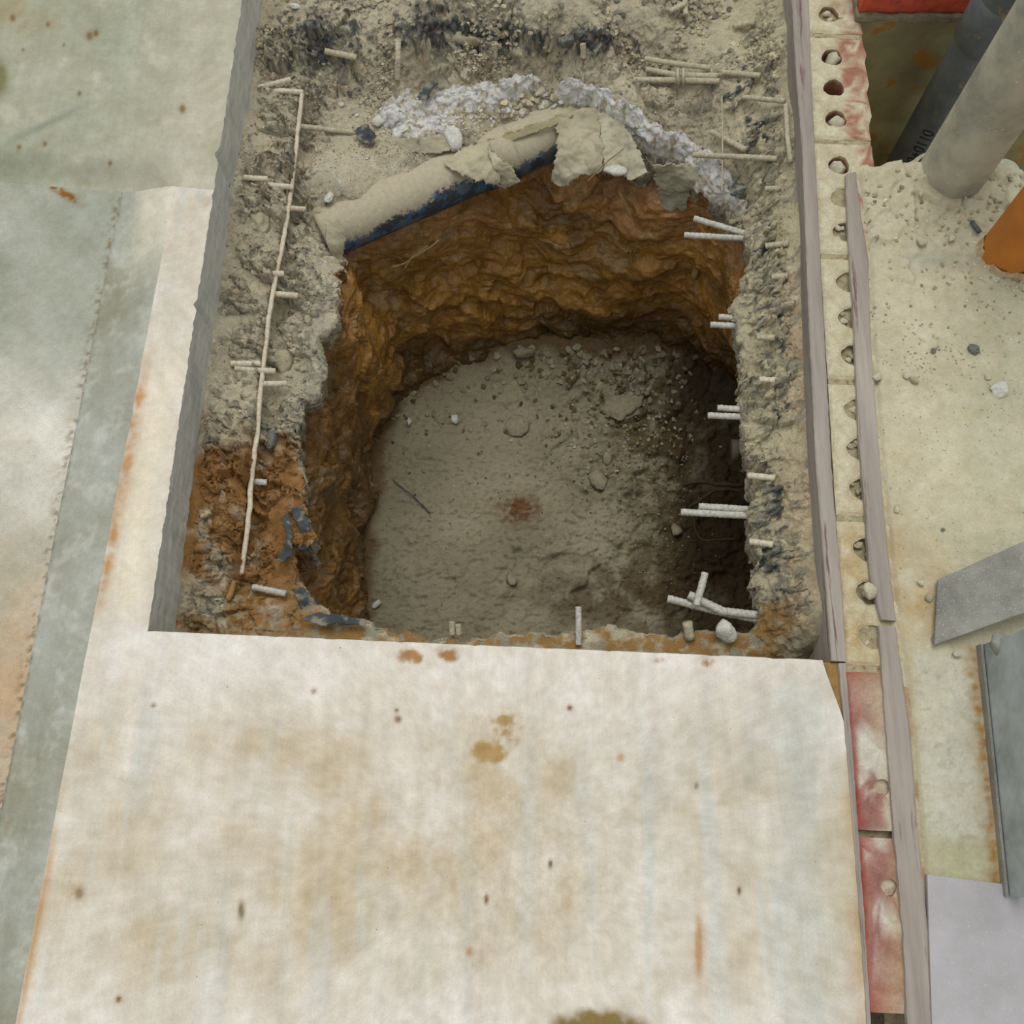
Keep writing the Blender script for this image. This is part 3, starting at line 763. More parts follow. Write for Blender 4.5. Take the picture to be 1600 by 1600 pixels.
br = np.clip(gauss(fpx, fpy, 1120, 800, 120, 300) + 0.7 * gauss(fpx, fpy, 940, 930, 130, 60) + 0.5 * gauss(fpx, fpy, 1010, 660, 60, 80), 0, 1)
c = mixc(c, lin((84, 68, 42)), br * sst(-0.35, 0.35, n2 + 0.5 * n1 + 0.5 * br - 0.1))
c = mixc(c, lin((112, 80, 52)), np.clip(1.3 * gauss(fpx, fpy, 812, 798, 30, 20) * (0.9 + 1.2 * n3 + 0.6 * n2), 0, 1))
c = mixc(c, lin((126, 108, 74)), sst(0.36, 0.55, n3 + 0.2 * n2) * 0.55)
c = mixc(c, lin((62, 50, 32)), sst(1010, 1100, fpx) * (0.75 + 0.3 * n1))  # shade below the right overhang, painted in as darker earth
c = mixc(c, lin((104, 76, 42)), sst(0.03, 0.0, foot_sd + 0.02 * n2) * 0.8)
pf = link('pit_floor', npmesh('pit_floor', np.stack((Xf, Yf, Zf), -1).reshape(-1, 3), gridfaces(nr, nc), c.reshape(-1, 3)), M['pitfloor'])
tag(pf, 'dusty grey earth bottom of the pit', 'ground', kind='structure')
def pit(px, py, dz=0.0):
    q = P(px, py, ZF + dz)
    i = int(np.clip((q[1] - fy0) / (fy1 - fy0) * 329, 0, 329)); j = int(np.clip((q[0] - fx0) / (fx1 - fx0) * 299, 0, 299))
    return P(px, py, float(PITZ[i, j]) + dz)
PITZ = Zf; PITG = (Xf, Yf, Zf, foot_sd)

# rubble and floor carrying on beyond the far edge
nr5, nc5 = 90, 220
v = np.linspace(0, 1, nr5)[:, None]; u = np.linspace(0, 1, nc5)[None, :]
X = -2.2 + 4.6 * u + 0 * v; Y = 1.785 + 1.6 * v + 0 * u
Z = -0.092 + 0.02 * fbm(X, Y, 6, 4, 881) + 0.012 * chips(X, Y, 14, 4)[0]
n1 = fbm(X, Y, 6, 4, 882)
c = mixc(np.broadcast_to(lin((196, 187, 164)), X.shape + (3,)).copy(), lin((160, 152, 134)), 0.4 + n1)
bgm = link('back_ground', npmesh('back_ground', np.stack((X, Y, Z), -1).reshape(-1, 3), gridfaces(nr5, nc5), c.reshape(-1, 3)), M['rubble'])
tag(bgm, 'dusty rubble ground beyond the far edge', 'ground', kind='structure')

# ================================================================== THE SAWN-OFF BRICK WALL ON THE RIGHT
WANG = -0.042                                              # the wall runs at a slight angle
def wx(Y): return 0.5562 + 0.042 * Y                        # line through the brick holes
wall = empty('wall_right', (wx(0.0), 0.0, 0.0), WANG)
tag(wall, 'sawn-off perforated brick wall flush with the floor', 'wall', kind='structure')
def box_bm(bm, x0, x1, y0, y1, z0, z1):
    vs_ = [bm.verts.new((x, y, z)) for z in (z0, z1) for (x, y) in ((x0, y0), (x1, y0), (x1, y1), (x0, y1))]
    for f in ((0, 3, 2, 1), (4, 5, 6, 7), (0, 1, 5, 4), (1, 2, 6, 5), (2, 3, 7, 6), (3, 0, 4, 7)):
        bm.faces.new([vs_[i] for i in f])
M['mortar'] = mottled('mortar', L(184, 174, 142), L(150, 138, 108), 60, 0.95, L(128, 100, 62), 120, 0.6, ((200, 0.7, 0.004), (600, 0.5, 0.002)))
M['mortar_pale'] = mottled('pale_mortar', L(206, 196, 174), L(180, 164, 134), 50, 0.95, None, 1, 1, ((200, 0.7, 0.004),))
bm = bmesh.new(); box_bm(bm, 0.005, 0.060, -0.40, 2.0, -0.75, -0.075); 
link('masonry_core', from_bm('masonry_core', bm), M['mortar'], wall)

def brick_colour(X, Y, Z, lower, sd):
    n1 = fbm(X, Y, 20, 4, sd); n2 = fbm(X, Y, 70, 4, sd + 5); n3 = fbm(X, Y, 240, 2, sd + 9)
    if lower:
        c = np.broadcast_to(lin((158, 112, 104)), X.shape + (3,)).copy()
        c = mixc(c, lin((182, 140, 128)), 0.4 + n1)
        c = mixc(c, lin((208, 204, 192)), sst(0.0, 0.45, n1 + 0.5 * n2 + 0.35 * sst(0.0, 0.12, Y) - 0.02))
        c = mixc(c, lin((184, 164, 122)), sst(0.0, 0.03, X + 0.01 * n2 + 0.008) * 0.6)
        c = mixc(c, lin((156, 66, 54)), sst(-0.030, -0.040, X) * 0.9)
    else:
        c = np.broadcast_to(lin((206, 198, 172)), X.shape + (3,)).copy()
        c = mixc(c, lin((192, 182, 154)), 0.35 + n1)
        red = sst(0.012, 0.045, X + 0.03 * n1 + 0.012 * n2) * sst(0.95, 1.15, Y) + 0.6 * sst(-0.036, -0.043, X) * sst(0.6, 0.2, Y)
        c = mixc(c, lin((162, 104, 88)), red * sst(-0.35, 0.15, n2 + 0.4 * n1) * 0.9)
        c = mixc(c, lin((190, 164, 116)), sst(0.75, 0.35, Y) * (0.5 + n1) * 0.7)
        c = mixc(c, lin((212, 206, 186)), sst(0.3, 0.5, n2) * 0.5)
    return c
M['brick'] = painted('dusty_brick', 0.9, 0.14, 320, ((220, 0.5, 0.003), (700, 0.5, 0.0015)), mottle=((34, (0.82, 0.76, 0.72), (1.12, 1.16, 1.16), None), (110, (0.88, 0.86, 0.84), (1.08, 1.09, 1.10), None)))
def make_brick(yc, holes, lower, sd):
    """one brick with round cores open to the top"""
    W0, W1, HL, T = -0.045, 0.064, 0.1185, 0.075
    NS = 24
    vs_, fs = [], []
    def add(p): vs_.append(p); return len(vs_) - 1
    edges = sorted(holes)
    cuts = [-HL] + [0.5 * (a + b) for a, b in zip(edges, edges[1:])] + [HL]
    hr = 0.0195 if not lower else 0.012
    rr = random.Random(sd)
    jag = lambda y: 0.0022 * math.sin(y * 260 + sd) + 0.0016 * math.sin(y * 610 + sd * 2)
    for hi, h in enumerate(edges):
        y0, y1 = cuts[hi], cuts[hi + 1]
        ring, rect, mid = [], [], []
        for k_ in range(NS):
            a = 2 * math.pi * (k_ + 0.5) / NS
            ca, sa = math.cos(a), math.sin(a)
            r_ = hr * (1 + 0.06 * math.sin(3 * a + sd) + 0.04 * rr.uniform(-1, 1))
            ring.append((r_ * ca, h + r_ * sa))
            # to the cell border
            tx = (W1 if ca > 0 else -W0) / max(abs(ca), 1e-6)
            ty = ((y1 - h) if sa > 0 else (h - y0)) / max(abs(sa), 1e-6)
            tt = min(tx, ty)
            bx_, by_ = tt * ca, h + tt * sa
            rect.append((bx_, by_))
        # snap the nearest border points to the cell's corners
        for cx, cy in ((W0, y0), (W1, y0), (W1, y1), (W0, y1)):
            j = min(range(NS), key=lambda q: (rect[q][0] - cx) ** 2 + (rect[q][1] - cy) ** 2)
            rect[j] = (cx, cy)
        steps = 5
        loops = []
        for s_ in range(steps + 1):
            f = s_ / steps
            lp = []
            for k_ in range(NS):
                x = ring[k_][0] * (1 - f) + rect[k_][0] * f; y = ring[k_][1] * (1 - f) + rect[k_][1] * f
                if s_ == steps and x > W1 - 1e-4: x += jag(y + yc)
                z = 0.0012 * math.sin(x * 140 + y * 90 + sd) + (-0.002 if s_ == 0 else 0.0)
                if s_ == steps and (abs(y - y0) < 1e-5 and hi == 0 or abs(y - y1) < 1e-5 and hi == len(edges) - 1 or x < W0 + 1e-4 or x > W1 - 0.004): z -= 0.0025
                lp.append(add((x, y, z)))
            loops.append(lp)
        for s_ in range(steps):
            for k_ in range(NS):
                k2 = (k_ + 1) % NS
                fs.append((loops[s_][k_], loops[s_ + 1][k_], loops[s_ + 1][k2], loops[s_][k2]))
        prev = loops[0]
        for d_ in (0.012, 0.035, 0.068):
            cur = [add((vs_[q][0], vs_[q][1], -d_)) for q in loops[0]]
            for k_ in range(NS):
                k2 = (k_ + 1) % NS
                fs.append((prev[k2], cur[k2], cur[k_], prev[k_]))
            prev = cur
        cb = add((0, h, -0.070))
        for k_ in range(0, NS, 1):
            fs.append((prev[(k_ + 1) % NS], cb, prev[k_], prev[k_]))
        # outer sides of the brick
        for k_ in range(NS):
            k2 = (k_ + 1) % NS
            a_, b_ = loops[-1][k_], loops[-1][k2]
            xa, ya, xb, yb = vs_[a_][0], vs_[a_][1], vs_[b_][0], vs_[b_][1]
            inner = (abs(ya - y0) < 1e-5 and abs(yb - y0) < 1e-5 and hi > 0) or (abs(ya - y1) < 1e-5 and abs(yb - y1) < 1e-5 and hi < len(edges) - 1)
            if inner: continue
            c_, d_ = add((xb, yb, -T)), add((xa, ya, -T))
            fs.append((a_, b_, c_, d_))
    Va = np.array(vs_)
    me = bpy.data.meshes.new('brick')
    me.from_pydata([tuple(p) for p in vs_], [], [tuple(dict.fromkeys(f)) for f in fs])
    colr = brick_colour(Va[:, 0], Va[:, 1] + yc, Va[:, 2], lower, sd)
    deep = sst(-0.004, -0.012, Va[:, 2])
    colr = mixc(colr, lin((150, 78, 58)), deep * 0.75)          # fired clay inside the cores
    a = me.color_attributes.new('Col', 'FLOAT_COLOR', 'POINT')
    c4 = np.ones((len(Va), 4), np.float32); c4[:, :3] = colr; a.data.foreach_set('color', c4.ravel())
    me.update()
    o = link('brick', me, M['brick'], wall); o.location = (0, yc, 0.0)
    return o
PER = 0.2475
BC = [1.384 + PER, 1.384, 1.384 - PER, 1.384 - 2 * PER, 1.384 - 3 * PER, 1.384 - 4 * PER, 1.384 - 5 * PER, 1.384 - 6 * PER]
HOLES = []
for bi, yc in enumerate(BC):
    hs_ = (0.072, 0.0, -0.072) if bi < 6 else (-0.055 if bi == 6 else 0.05,)
    make_brick(yc, hs_, bi >= 6, 600 + 13 * bi)
    for h in hs_: HOLES.append((bi, yc + h))
# dusty mortar filling most of the cores
for n_, (bi, yh) in enumerate(HOLES):
    if n_ in (4,): continue
    dz = {0: -0.02, 1: -0.016, 2: -0.012, 3: -0.03, 5: -0.03, 6: -0.03, 7: -0.004}.get(n_, -0.004 - 0.009 * R1[n_ * 7])
    if bi >= 6: dz = -0.009
    bm = bmesh.new(); bmesh.ops.create_circle(bm, cap_ends=True, radius=0.0225 if bi < 6 else 0.0135, segments=24)
    bmesh.ops.subdivide_edges(bm, edges=bm.edges, cuts=2, use_grid_fill=True)
    bmesh.ops.triangulate(bm, faces=bm.faces)
    for v_ in bm.verts: v_.co.z = 0.003 * math.sin(v_.co.x * 230 + n_) * math.sin(v_.co.y * 190 + 2 * n_)
    r_ = bmesh.ops.extrude_face_region(bm, geom=bm.faces[:]); bmesh.ops.translate(bm, verts=[e for e in r_['geom'] if isinstance(e, bmesh.types.BMVert)], vec=(0, 0, -0.02))
    o = link('core_fill', from_bm('core_fill', bm, False), M['mortar'] if bi < 6 else M['mortar_pale'], wall); o.location = (0, yh, dz)
# mortar joints, set back a little
for bi in range(len(BC) - 1):
    yj = 0.5 * (BC[bi] + BC[bi + 1])
    bm = bmesh.new()
    dz = -0.003 if bi < 6 else -0.02
    box_bm(bm, -0.044, 0.062, yj - 0.006, yj + 0.006, -0.075, dz)
    link('mortar_joint', from_bm('mortar_joint', bm), M['mortar'], wall)
def wallpt(lx, ly, z=0.0):
    c, s_ = math.cos(WANG), math.sin(WANG)
    return np.array((wx(0.0) + c * lx - s_ * ly, s_ * lx + c * ly, z))

# ---- rocks
def rock_mesh(name, seed, sub=3, sx=1, sy=1, sz=1, rough=0.35, facets=5):
    bm = bmesh.new(); bmesh.ops.create_icosphere(bm, subdivisions=sub, radius=1.0)
    rr = random.Random(seed)
    p = np.array([v_.co[:] for v_ in bm.verts])
    d = p / np.linalg.norm(p, axis=1)[:, None]
    r_ = 1 + rough * fbm3(d[:, 0] + seed, d[:, 1], d[:, 2], 1.3, 3, seed % 50) + 0.16 * fbm3(d[:, 0], d[:, 1] + seed, d[:, 2], 3.5, 4, seed % 40)
    for _ in range(facets):
        n_ = np.array([rr.gauss(0, 1) for _ in range(3)]); n_ /= np.linalg.norm(n_)
        h_ = rr.uniform(0.50, 0.80)
        dd = d @ n_
        r_ = np.where(dd > 0, np.minimum(r_, h_ / np.maximum(dd, 1e-3) * (1 + 0.10 * fbm3(d[:, 0], d[:, 1], d[:, 2] + seed, 5, 3, 3))), r_)
    q = d * r_[:, None] * np.array((sx, sy, sz))
    for v_, c_ in zip(bm.verts, q): v_.co = c_
    return from_bm(name, bm, sub > 2)
def rock(name, label, cat, pos, size, mat, seed, shape=(1, 0.85, 0.6), rz=None, sub=3, group=None, rough=0.35, tilt=(0, 0), sink=0.25, facets=5):
    me = rock_mesh(name, seed, sub, size * shape[0], size * shape[1], size * shape[2], rough, facets)
    o = link(name, me, mat)
    o.location = (pos[0], pos[1], pos[2] + size * shape[2] * (1 - 2 * sink) * 0.8)
    o.rotation_euler = (tilt[0], tilt[1], seed * 1.7 if rz is None else rz)
    tag(o, label, cat, group)
    return o

# plugs of mortar and gravel sitting in the brick cores
rr = random.Random(5)
for n_, (bi, yh) in enumerate(HOLES):
    q = wallpt(0, yh)
    hx, hy = proj(q[0], q[1], 0.0)
    if hy < -10 or hy > 1600: continue
    big = {1: 0.020, 3: 0.0245, 5: 0.022, 6: 0.024, 9: 0.013}.get(n_)
    if n_ == 4:
        rock('mortar_lump', 'small grey mortar lump deep in the open red brick core', 'mortar', wallpt(0.002, yh - 0.004, -0.055), 0.013, M['stone'], 61); continue
    if big and n_ != 1:
        lab = {3: 'pale conical mortar plug in the first core below the top brick joint', 5: 'rounded pale mortar plug below the open red brick core',
               6: 'pale mortar plug where the right grey strip begins', 9: 'small mortar plug beside the top of the right strip'}[n_]
        rock('mortar_plug', lab, 'mortar', wallpt(0.003, yh, -0.030), big, M['stone_pale'], 70 + n_, (0.82, 0.82, 0.95), rough=0.2, facets=6)
    else:
        for k_ in range(3 if bi < 6 else 0):
            rock('core_pebble', 'small pebbles filling the brick cores along the wall', 'pebble', wallpt(rr.uniform(-0.014, 0.004), yh + rr.uniform(-0.012, 0.012), -0.008), rr.uniform(0.005, 0.009),
                 rr.choice([M['stone_pale'], M['stone']]), 90 + 3 * n_ + k_, group='pebbles in the brick cores', sub=2)

# ---- the two long grey strips set along the wall
M['strip'] = mottled('weathered_strip', L(176, 166, 156), L(144, 134, 128), 26, 0.85, L(118, 92, 92), 60, 0.62, ((90, 0.4, 0.002), (400, 0.5, 0.0012)), stretch=(1.0, 0.07, 1.0))
def strip(name, pl, pr, z1, z0, label, seed, dip=0.0):
    """long thin board given by its left and right edges in plan"""
    A = np.array([P(x, y, z1) for x, y in pl]); B = np.array([P(x, y, z1) for x, y in pr])
    n = 160
    ya, yb = A[0][1], A[-1][1]
    t = np.linspace(0, 1, n)
    sa = np.argsort(A[:, 1]); sb = np.argsort(B[:, 1])
    yl = A[0][1] + (A[-1][1] - A[0][1]) * t; yr = B[0][1] + (B[-1][1] - B[0][1]) * t
    xl = np.interp(yl, A[sa, 1], A[sa, 0]) + 0.0012 * fbm(yl, yl * 0, 40, 3, seed)
    xr = np.interp(yr, B[sb, 1], B[sb, 0]) + 0.0012 * fbm(yr, yr * 0, 40, 3, seed + 4)
    cols = []
    prof = ((0.0, z0), (0.0, z1 - 0.002), (0.08, z1), (0.3, z1 + 0.0006), (0.5, z1), (0.7, z1 + 0.0005), (0.92, z1), (1.0, z1 - 0.002), (1.0, z0))
    for f, z in prof:
        zz_ = np.full(n, z) + (0.0012 * fbm(yl, yl * 0 + f, 25, 3, seed + 8) if z > z0 + 1e-6 else 0)
        cols.append(np.stack((xl * (1 - f) + xr * f, yl * (1 - f) + yr * f, zz_), -1))
    V_ = np.stack(cols, 1).reshape(-1, 3)
    F_ = gridfaces(n, len(prof))
    me = npmesh(name, V_, F_, smooth=False)
    bm = bmesh.new(); bm.from_mesh(me)
    bm.verts.ensure_lookup_table()
    k_ = len(prof)
    bm.faces.new([bm.verts[i] for i in range(k_)]); bm.faces.new([bm.verts[(n - 1) * k_ + i] for i in range(k_)])
    bmesh.ops.recalc_face_normals(bm, faces=bm.faces); bm.to_mesh(me); bm.free()
    o = link(name, me, M['strip']); tag(o, label, 'trim', kind='structure')
    return o
strip('trim_1', [(1234, -60), (1245, 125), (1254, 237), (1260, 400), (1265, 525), (1275, 725), (1290, 905), (1300, 1032)],
      [(1262, -60), (1268, 125), (1274, 237), (1282, 400), (1289, 525), (1301, 750), (1316, 917), (1323, 1034)], 0.004, -0.09, 'long grey violet strip beside the broken ledge', 701)
strip('trim_2', [(1310, 1036), (1321, 1150), (1332, 1290), (1343, 1431), (1357, 1640)], [(1322, 1036), (1331, 1150), (1341, 1290), (1351, 1431), (1364, 1640)], 0.002, -0.09, 'narrow grey strip beside the front slab', 702)
strip('trim_3', [(1322, 272), (1324, 330), (1328, 400), (1336, 525), (1342, 675), (1352, 790), (1360, 900), (1378, 968)],
      [(1338, 268), (1345, 330), (1357, 400), (1361, 525), (1372, 675), (1381, 790), (1391, 890), (1401, 970)], 0.011, -0.002, 'pinkish grey strip lying over the brick cores', 703)
strip('trim_4', [(1374, 977), (1386, 1150), (1397, 1290), (1412, 1460), (1421, 1640)], [(1400, 979), (1424, 1150), (1434, 1290), (1451, 1460), (1458, 1640)], 0.009, -0.004, 'worn front length of the right strip beyond the crack', 704)

# mud filled wedge between the slab corner and the strip
Q = [P(1262, 1034, -0.007), P(1312, 1036, -0.005), P(1334, 1230, -0.004), P(1300, 1230, -0.007), P(1280, 1120, -0.007)]
bm = bmesh.new(); f = bm.faces.new([bm.verts.new(q) for q in Q])
r_ = bmesh.ops.extrude_face_region(bm, geom=[f]); bmesh.ops.translate(bm, verts=[e for e in r_['geom'] if isinstance(e, bmesh.types.BMVert)], vec=(0, 0, -0.05))
M['mud'] = mottled('brown_mud', L(164, 130, 80), L(140, 108, 62), 60, 0.9, None, 1, 1, ((200, 0.4, 0.002),))
tag(link('mud_wedge', from_bm('mud_wedge', bm), M['mud']), 'brown mud wedge at the right corner of the front slab', 'mud', kind='structure')

# ---- dusty floor on the far right
nr, nc = 480, 210
v = np.linspace(0, 1, nr)[:, None]; u = np.linspace(0, 1, nc)[None, :]
ledx = np.array([0.60, 0.68, 0.74, 0.80, 0.86, 0.92, 1.0, 1.3]); 
_e = [P(1330, 262), P(1368, 262), P(1395, 257), P(1432, 256), P(1470, 262), P(1540, 262), P(1572, 246), P(1600, 268), P(1700, 270)]
def ynorth(X): return np.interp(X, [q[0] for q in _e], [q[1] for q in _e])
xlf = np.interp
_tr = [P(1338, 268), P(1357, 400), P(1361, 525), P(1372, 675), P(1381, 790), P(1391, 890), P(1401, 970), P(1424, 1150), P(1434, 1290), P(1451, 1460), P(1458, 1640)]
_try = np.array([q[1] for q in _tr])[::-1]; _trx = np.array([q[0] for q in _tr])[::-1]
def xfl(Y): return np.interp(Y, _try, _trx) - 0.010
Yb = -0.36 + v * (1.21 + 0.36) + 0 * u
X = xfl(Yb) * (1 - u) + 1.35 * u
Y = -0.36 + v * (ynorth(X) + 0.004 * fbm(X, X * 0, 30, 3, 801) + 0.36)
X = xfl(Y) * (1 - u) + 1.35 * u
Y = -0.36 + v * (ynorth(X) + 0.004 * fbm(X, X * 0, 30, 3, 801) + 0.36)
qx, qy = proj(X, Y, 0 * X)
n1 = fbm(X, Y, 5, 4, 811); n2 = fbm(X, Y, 18, 5, 812); n3 = fbm(X, Y, 70, 4, 813)
Z = 0.006 + 0.003 * n1 + 0.002 * n2 + 0.0016 * n3 * sst(1000, 900, qy)
kk, gg, ii = chips(X + 0.02 * n2, Y + 0.02 * n1, 17, 9)
Z += sst(520, 300, qy) * (0.012 * kk + 0.008 * n2 - 0.006 * np.exp(-(gg / 0.05) ** 2))
Z += 0.014 * gauss(qx, qy, 1440, 275, 70, 22) + 0.012 * gauss(qx, qy, 1560, 280, 40, 30)
Z -= 0.010 * sst(0.0, -0.03, (qy - 262) * 0.001)
pr, gr, ir = chips(X, Y, 60, 12)
Z += 0.0022 * np.clip(0.5 - worley(X * 55, Y * 55, 12)[0], 0, 1) * sst(0.15, 0.5, fbm(X, Y, 8, 3, 814)) * sst(1000, 900, qy)
Z = np.where(u < 0.02, np.minimum(Z, 0.0), Z)
Z = np.where(v > 0.999, Z - 0.06, Z)
c = np.broadcast_to(lin((206, 200, 178)), X.shape + (3,)).copy()
c = mixc(c, lin((196, 190, 168)), 0.4 + n1)
c = mixc(c, lin((186, 188, 166)), sst(1440, 1580, qx) * 0.7 * (0.7 + n2))
c = mixc(c, lin((204, 196, 168)), sst(0.1, 0.5, n2) * 0.5)
c = mixc(c, lin((166, 174, 162)), np.clip(gauss(qx, qy, 1470, 410, 60, 14) + gauss(qx, qy, 1570, 260, 40, 14), 0, 1) * 0.6)
c = mixc(c, lin((176, 150, 104)), np.clip(gauss(qx, qy, 1430, 950, 50, 70) + 0.8 * gauss(qx, qy, 1520, 1040, 36, 40) + 0.5 * gauss(qx, qy, 1400, 860, 30, 90), 0, 1) * (0.65 + 0.7 * n2))
wh = sst(985, 1040, qy + 40 * n2) * sst(1400, 1420, qx)
c = mixc(c, lin((206, 206, 194)), wh * (0.7 + 0.5 * n2))
c = mixc(c, lin((178, 176, 140)), wh * sst(1270, 1360, qy) * 0.75)
c = mixc(c, lin((176, 168, 142)), wh * sst(0.2, 0.6, n3 + 0.3 * n2) * 0.5)
ll = qx - (1522 + (qy - 1040) * 0.10)
c = mixc(c, lin((164, 126, 72)), wh * np.exp(-((ll + 2) / 13) ** 2) * (0.7 + 0.7 * n3))
c = mixc(c, lin((190, 176, 142)), wh * np.exp(-((qx - 1424 - (qy - 1150) * 0.06) / 10) ** 2) * 0.7)
rf = link('dusty_floor', npmesh('dusty_floor', np.stack((X, Y, Z), -1).reshape(-1, 3), gridfaces(nr, nc), c.reshape(-1, 3)), M['dust'])
tag(rf, 'pale dusty cement floor right of the brick wall', 'floor', kind='structure')
RFG = (X, Y, Z, qx, qy)

# ---- the shaft behind it
M['shaft'] = mottled('olive_concrete', L(170, 156, 108), L(132, 126, 90), 8, 0.7, L(166, 116, 52), 12, 0.56, ((60, 0.4, 0.003), (300, 0.4, 0.001)))
sx0, sx1, syb = 0.64, 1.5, P(1400, 27)[1]
nA, nB = 60, 50
uu = np.linspace(0, 1, nA)[None, :]; vv = np.linspace(0, 1, nB)[:, None]
X = sx0 + uu * (sx1 - sx0) + 0 * vv; Z = -0.75 + vv * 0.75 + 0 * uu
Y = syb + 0.010 * fbm(X, Z, 6, 3, 821) - 0.02 * sst(-0.30, -0.34, Z) + 0.006 * fbm(X, Z, 40, 3, 822) * sst(-0.30, -0.34, Z)
wb = link('wall_back', npmesh('wall_back', np.stack((X, Y, Z), -1).reshape(-1, 3), gridfaces(nB, nA)), M['shaft'])
tag(wb, 'olive brown concrete face at the back of the shaft', 'wall', kind='structure')
bm = bmesh.new(); box_bm(bm, sx0, sx1, 1.1, syb + 0.02, -0.80, -0.75)
tag(link('shaft_floor', from_bm('shaft_floor', bm), M['clay'] if False else M['mud']), 'dark bottom of the pipe shaft', 'floor', kind='structure')
M['mbed'] = mottled('grey_mortar_bed', L(150, 142, 116), L(118, 110, 88), 50, 0.95, None, 1, 1, ((150, 0.8, 0.006),))
M['redbrick'] = mottled('red_brick', L(206, 84, 52), L(170, 60, 38), 50, 0.6, L(176, 96, 70), 80, 0.62, ((60, 0.6, 0.004),), spec=0.4)
# mortar bed and red bricks on top of the back wall
def lumpy_box(name, x0, x1, y0, y1, z0, z1, mat, parent, amp, seed, nx=50, nyz=14, freq=40):
    bm = bmesh.new(); box_bm(bm, x0, x1, y0, y1, z0, z1)
    bmesh.ops.subdivide_edges(bm, edges=bm.edges, cuts=12, use_grid_fill=True)
    p = np.array([q.co[:] for q in bm.verts])
    d1 = fbm3(p[:, 0], p[:, 1], p[:, 2], freq, 3, seed); d2 = fbm3(p[:, 0] + 9, p[:, 1], p[:, 2], freq, 3, seed + 3)
    for q, a, b in zip(bm.verts, d1, d2): q.co.y += amp * a; q.co.z += amp * b
    o = link(name, from_bm(name, bm, True), mat, parent)
    return o
lumpy_box('mortar_bed', 0.670, 0.96, syb - 0.012, syb + 0.12, 0.0, 0.014, M['mbed'], wb, 0.006, 831)
for (a, b) in ((0.674, 0.885), (0.895, 1.13)):
    lumpy_box('brick', a, b, syb - 0.004, syb + 0.11, 0.014, 0.085, M['redbrick'], wb, 0.004, 832, freq=60)

# ================================================================== PIPES AND METAL ON THE RIGHT
def lathe(name, prof, mat, n=48, parent=None, smooth=True, wob=0.0, seed=0):
    V_, m = [], len(prof)
    a = np.linspace(0, 2 * math.pi, n, endpoint=False)
    for r_, z in prof:
        rw = r_ * (1 + wob * fbm(np.cos(a) * 2, np.sin(a) * 2 + z * 8, 1.5, 3, seed))
        V_.append(np.stack((rw * np.cos(a), rw * np.sin(a), np.full(n, z)), -1))
    me = npmesh(name, np.concatenate(V_), gridfaces(m, n, wrap=True), smooth=smooth)
    return link(name, me, mat, parent)
M['greypipe'] = mottled('dusty_grey_pipe', L(186, 182, 162), L(152, 150, 136), 9, 0.8, L(214, 210, 196), 120, 0.655, ((300, 0.3, 0.001),), lo=0.4, hi=0.6)
M['blackpipe'] = mottled('dark_pipe', L(84, 92, 96), L(112, 114, 108), 14, 0.55, L(140, 116, 84), 30, 0.62, ((200, 0.3, 0.0015),))
M['orange'] = mottled('orange_pipe', L(196, 122, 44), L(176, 108, 46), 16, 0.6, L(228, 214, 190), 70, 0.72, ((120, 0.3, 0.001),))
M['limescale'] = mottled('lime_crust', L(206, 190, 160), L(180, 140, 110), 60, 0.95, None, 1, 1, ((120, 0.8, 0.004),))
g = empty('waste_pipe', tuple(P(1483, 277, -0.01))); tag(g, 'thick dusty grey vertical pipe at the top right', 'pipe')
lathe('pipe_body', [(0.060, -0.05), (0.060, 0.0), (0.060, 0.25), (0.060, 0.5), (0.060, 0.75), (0.055, 0.75), (0.055, -0.05)], M['greypipe'], 64, g)
lathe('dust_collar', [(0.0603, 0.014), (0.063, 0.008), (0.067, 0.002), (0.072, -0.008)], M['stone_pale'], 48, g, wob=0.10, seed=3)
q = P(1485, 150, -0.10)
g = empty('dark_pipe', (q[0], q[1], -0.75)); tag(g, 'dark grey vertical pipe with marker writing inside the shaft', 'pipe')
lathe('pipe_body', [(0.050, 0), (0.050, 0.3), (0.050, 0.6), (0.050, 0.78), (0.050, 1.0), (0.050, 1.5), (0.046, 1.5), (0.046, 0)], M['blackpipe'], 64, g)
lathe('collar', [(0.050, 0.80), (0.0555, 0.805), (0.0555, 0.90), (0.050, 0.905)], M['blackpipe'], 64, g, wob=0.02, seed=8)
# marker writing wrapped round the pipe
M['marker'] = mottled('black_marker', L(22, 24, 28), L(32, 34, 40), 50, 0.5)
tc = bpy.data.curves.new('writing', 'FONT'); tc.body = '20+0110'; tc.size = 0.034; tc.extrude = 0.0; tc.shear = 0.15; tc.align_x = 'CENTER'; tc.align_y = 'CENTER'
to = bpy.data.objects.new('writing_tmp', tc); COL.objects.link(to)
bpy.context.view_layer.update()
tm = bpy.data.meshes.new_from_object(to.evaluated_get(bpy.context.evaluated_depsgraph_get()))
bpy.data.objects.remove(to)
bm = bmesh.new(); bm.from_mesh(tm)
bmesh.ops.subdivide_edges(bm, edges=bm.edges, cuts=1)
phi0 = math.atan2(-q[1], -q[0]) - 0.05
for v_ in bm.verts:
    up_, side = v_.co.x, v_.co.y
    a = phi0 + side / 0.0505
    v_.co = (0.0506 * math.cos(a), 0.0506 * math.sin(a), 0.535 + up_)
wr = link('marker_writing', from_bm('marker_writing', bm), M['marker'], g); wr['label'] = 'black handwritten marker characters'
g = empty('orange_pipe', tuple(P(1570, 402, -0.005))); tag(g, 'orange drain pipe standing in the dusty floor at the right edge', 'pipe')
lathe('pipe_body', [(0.050, -0.04), (0.050, 0.0), (0.050, 0.2), (0.050, 0.6), (0.046, 0.6), (0.046, -0.04)], M['orange'], 56, g)
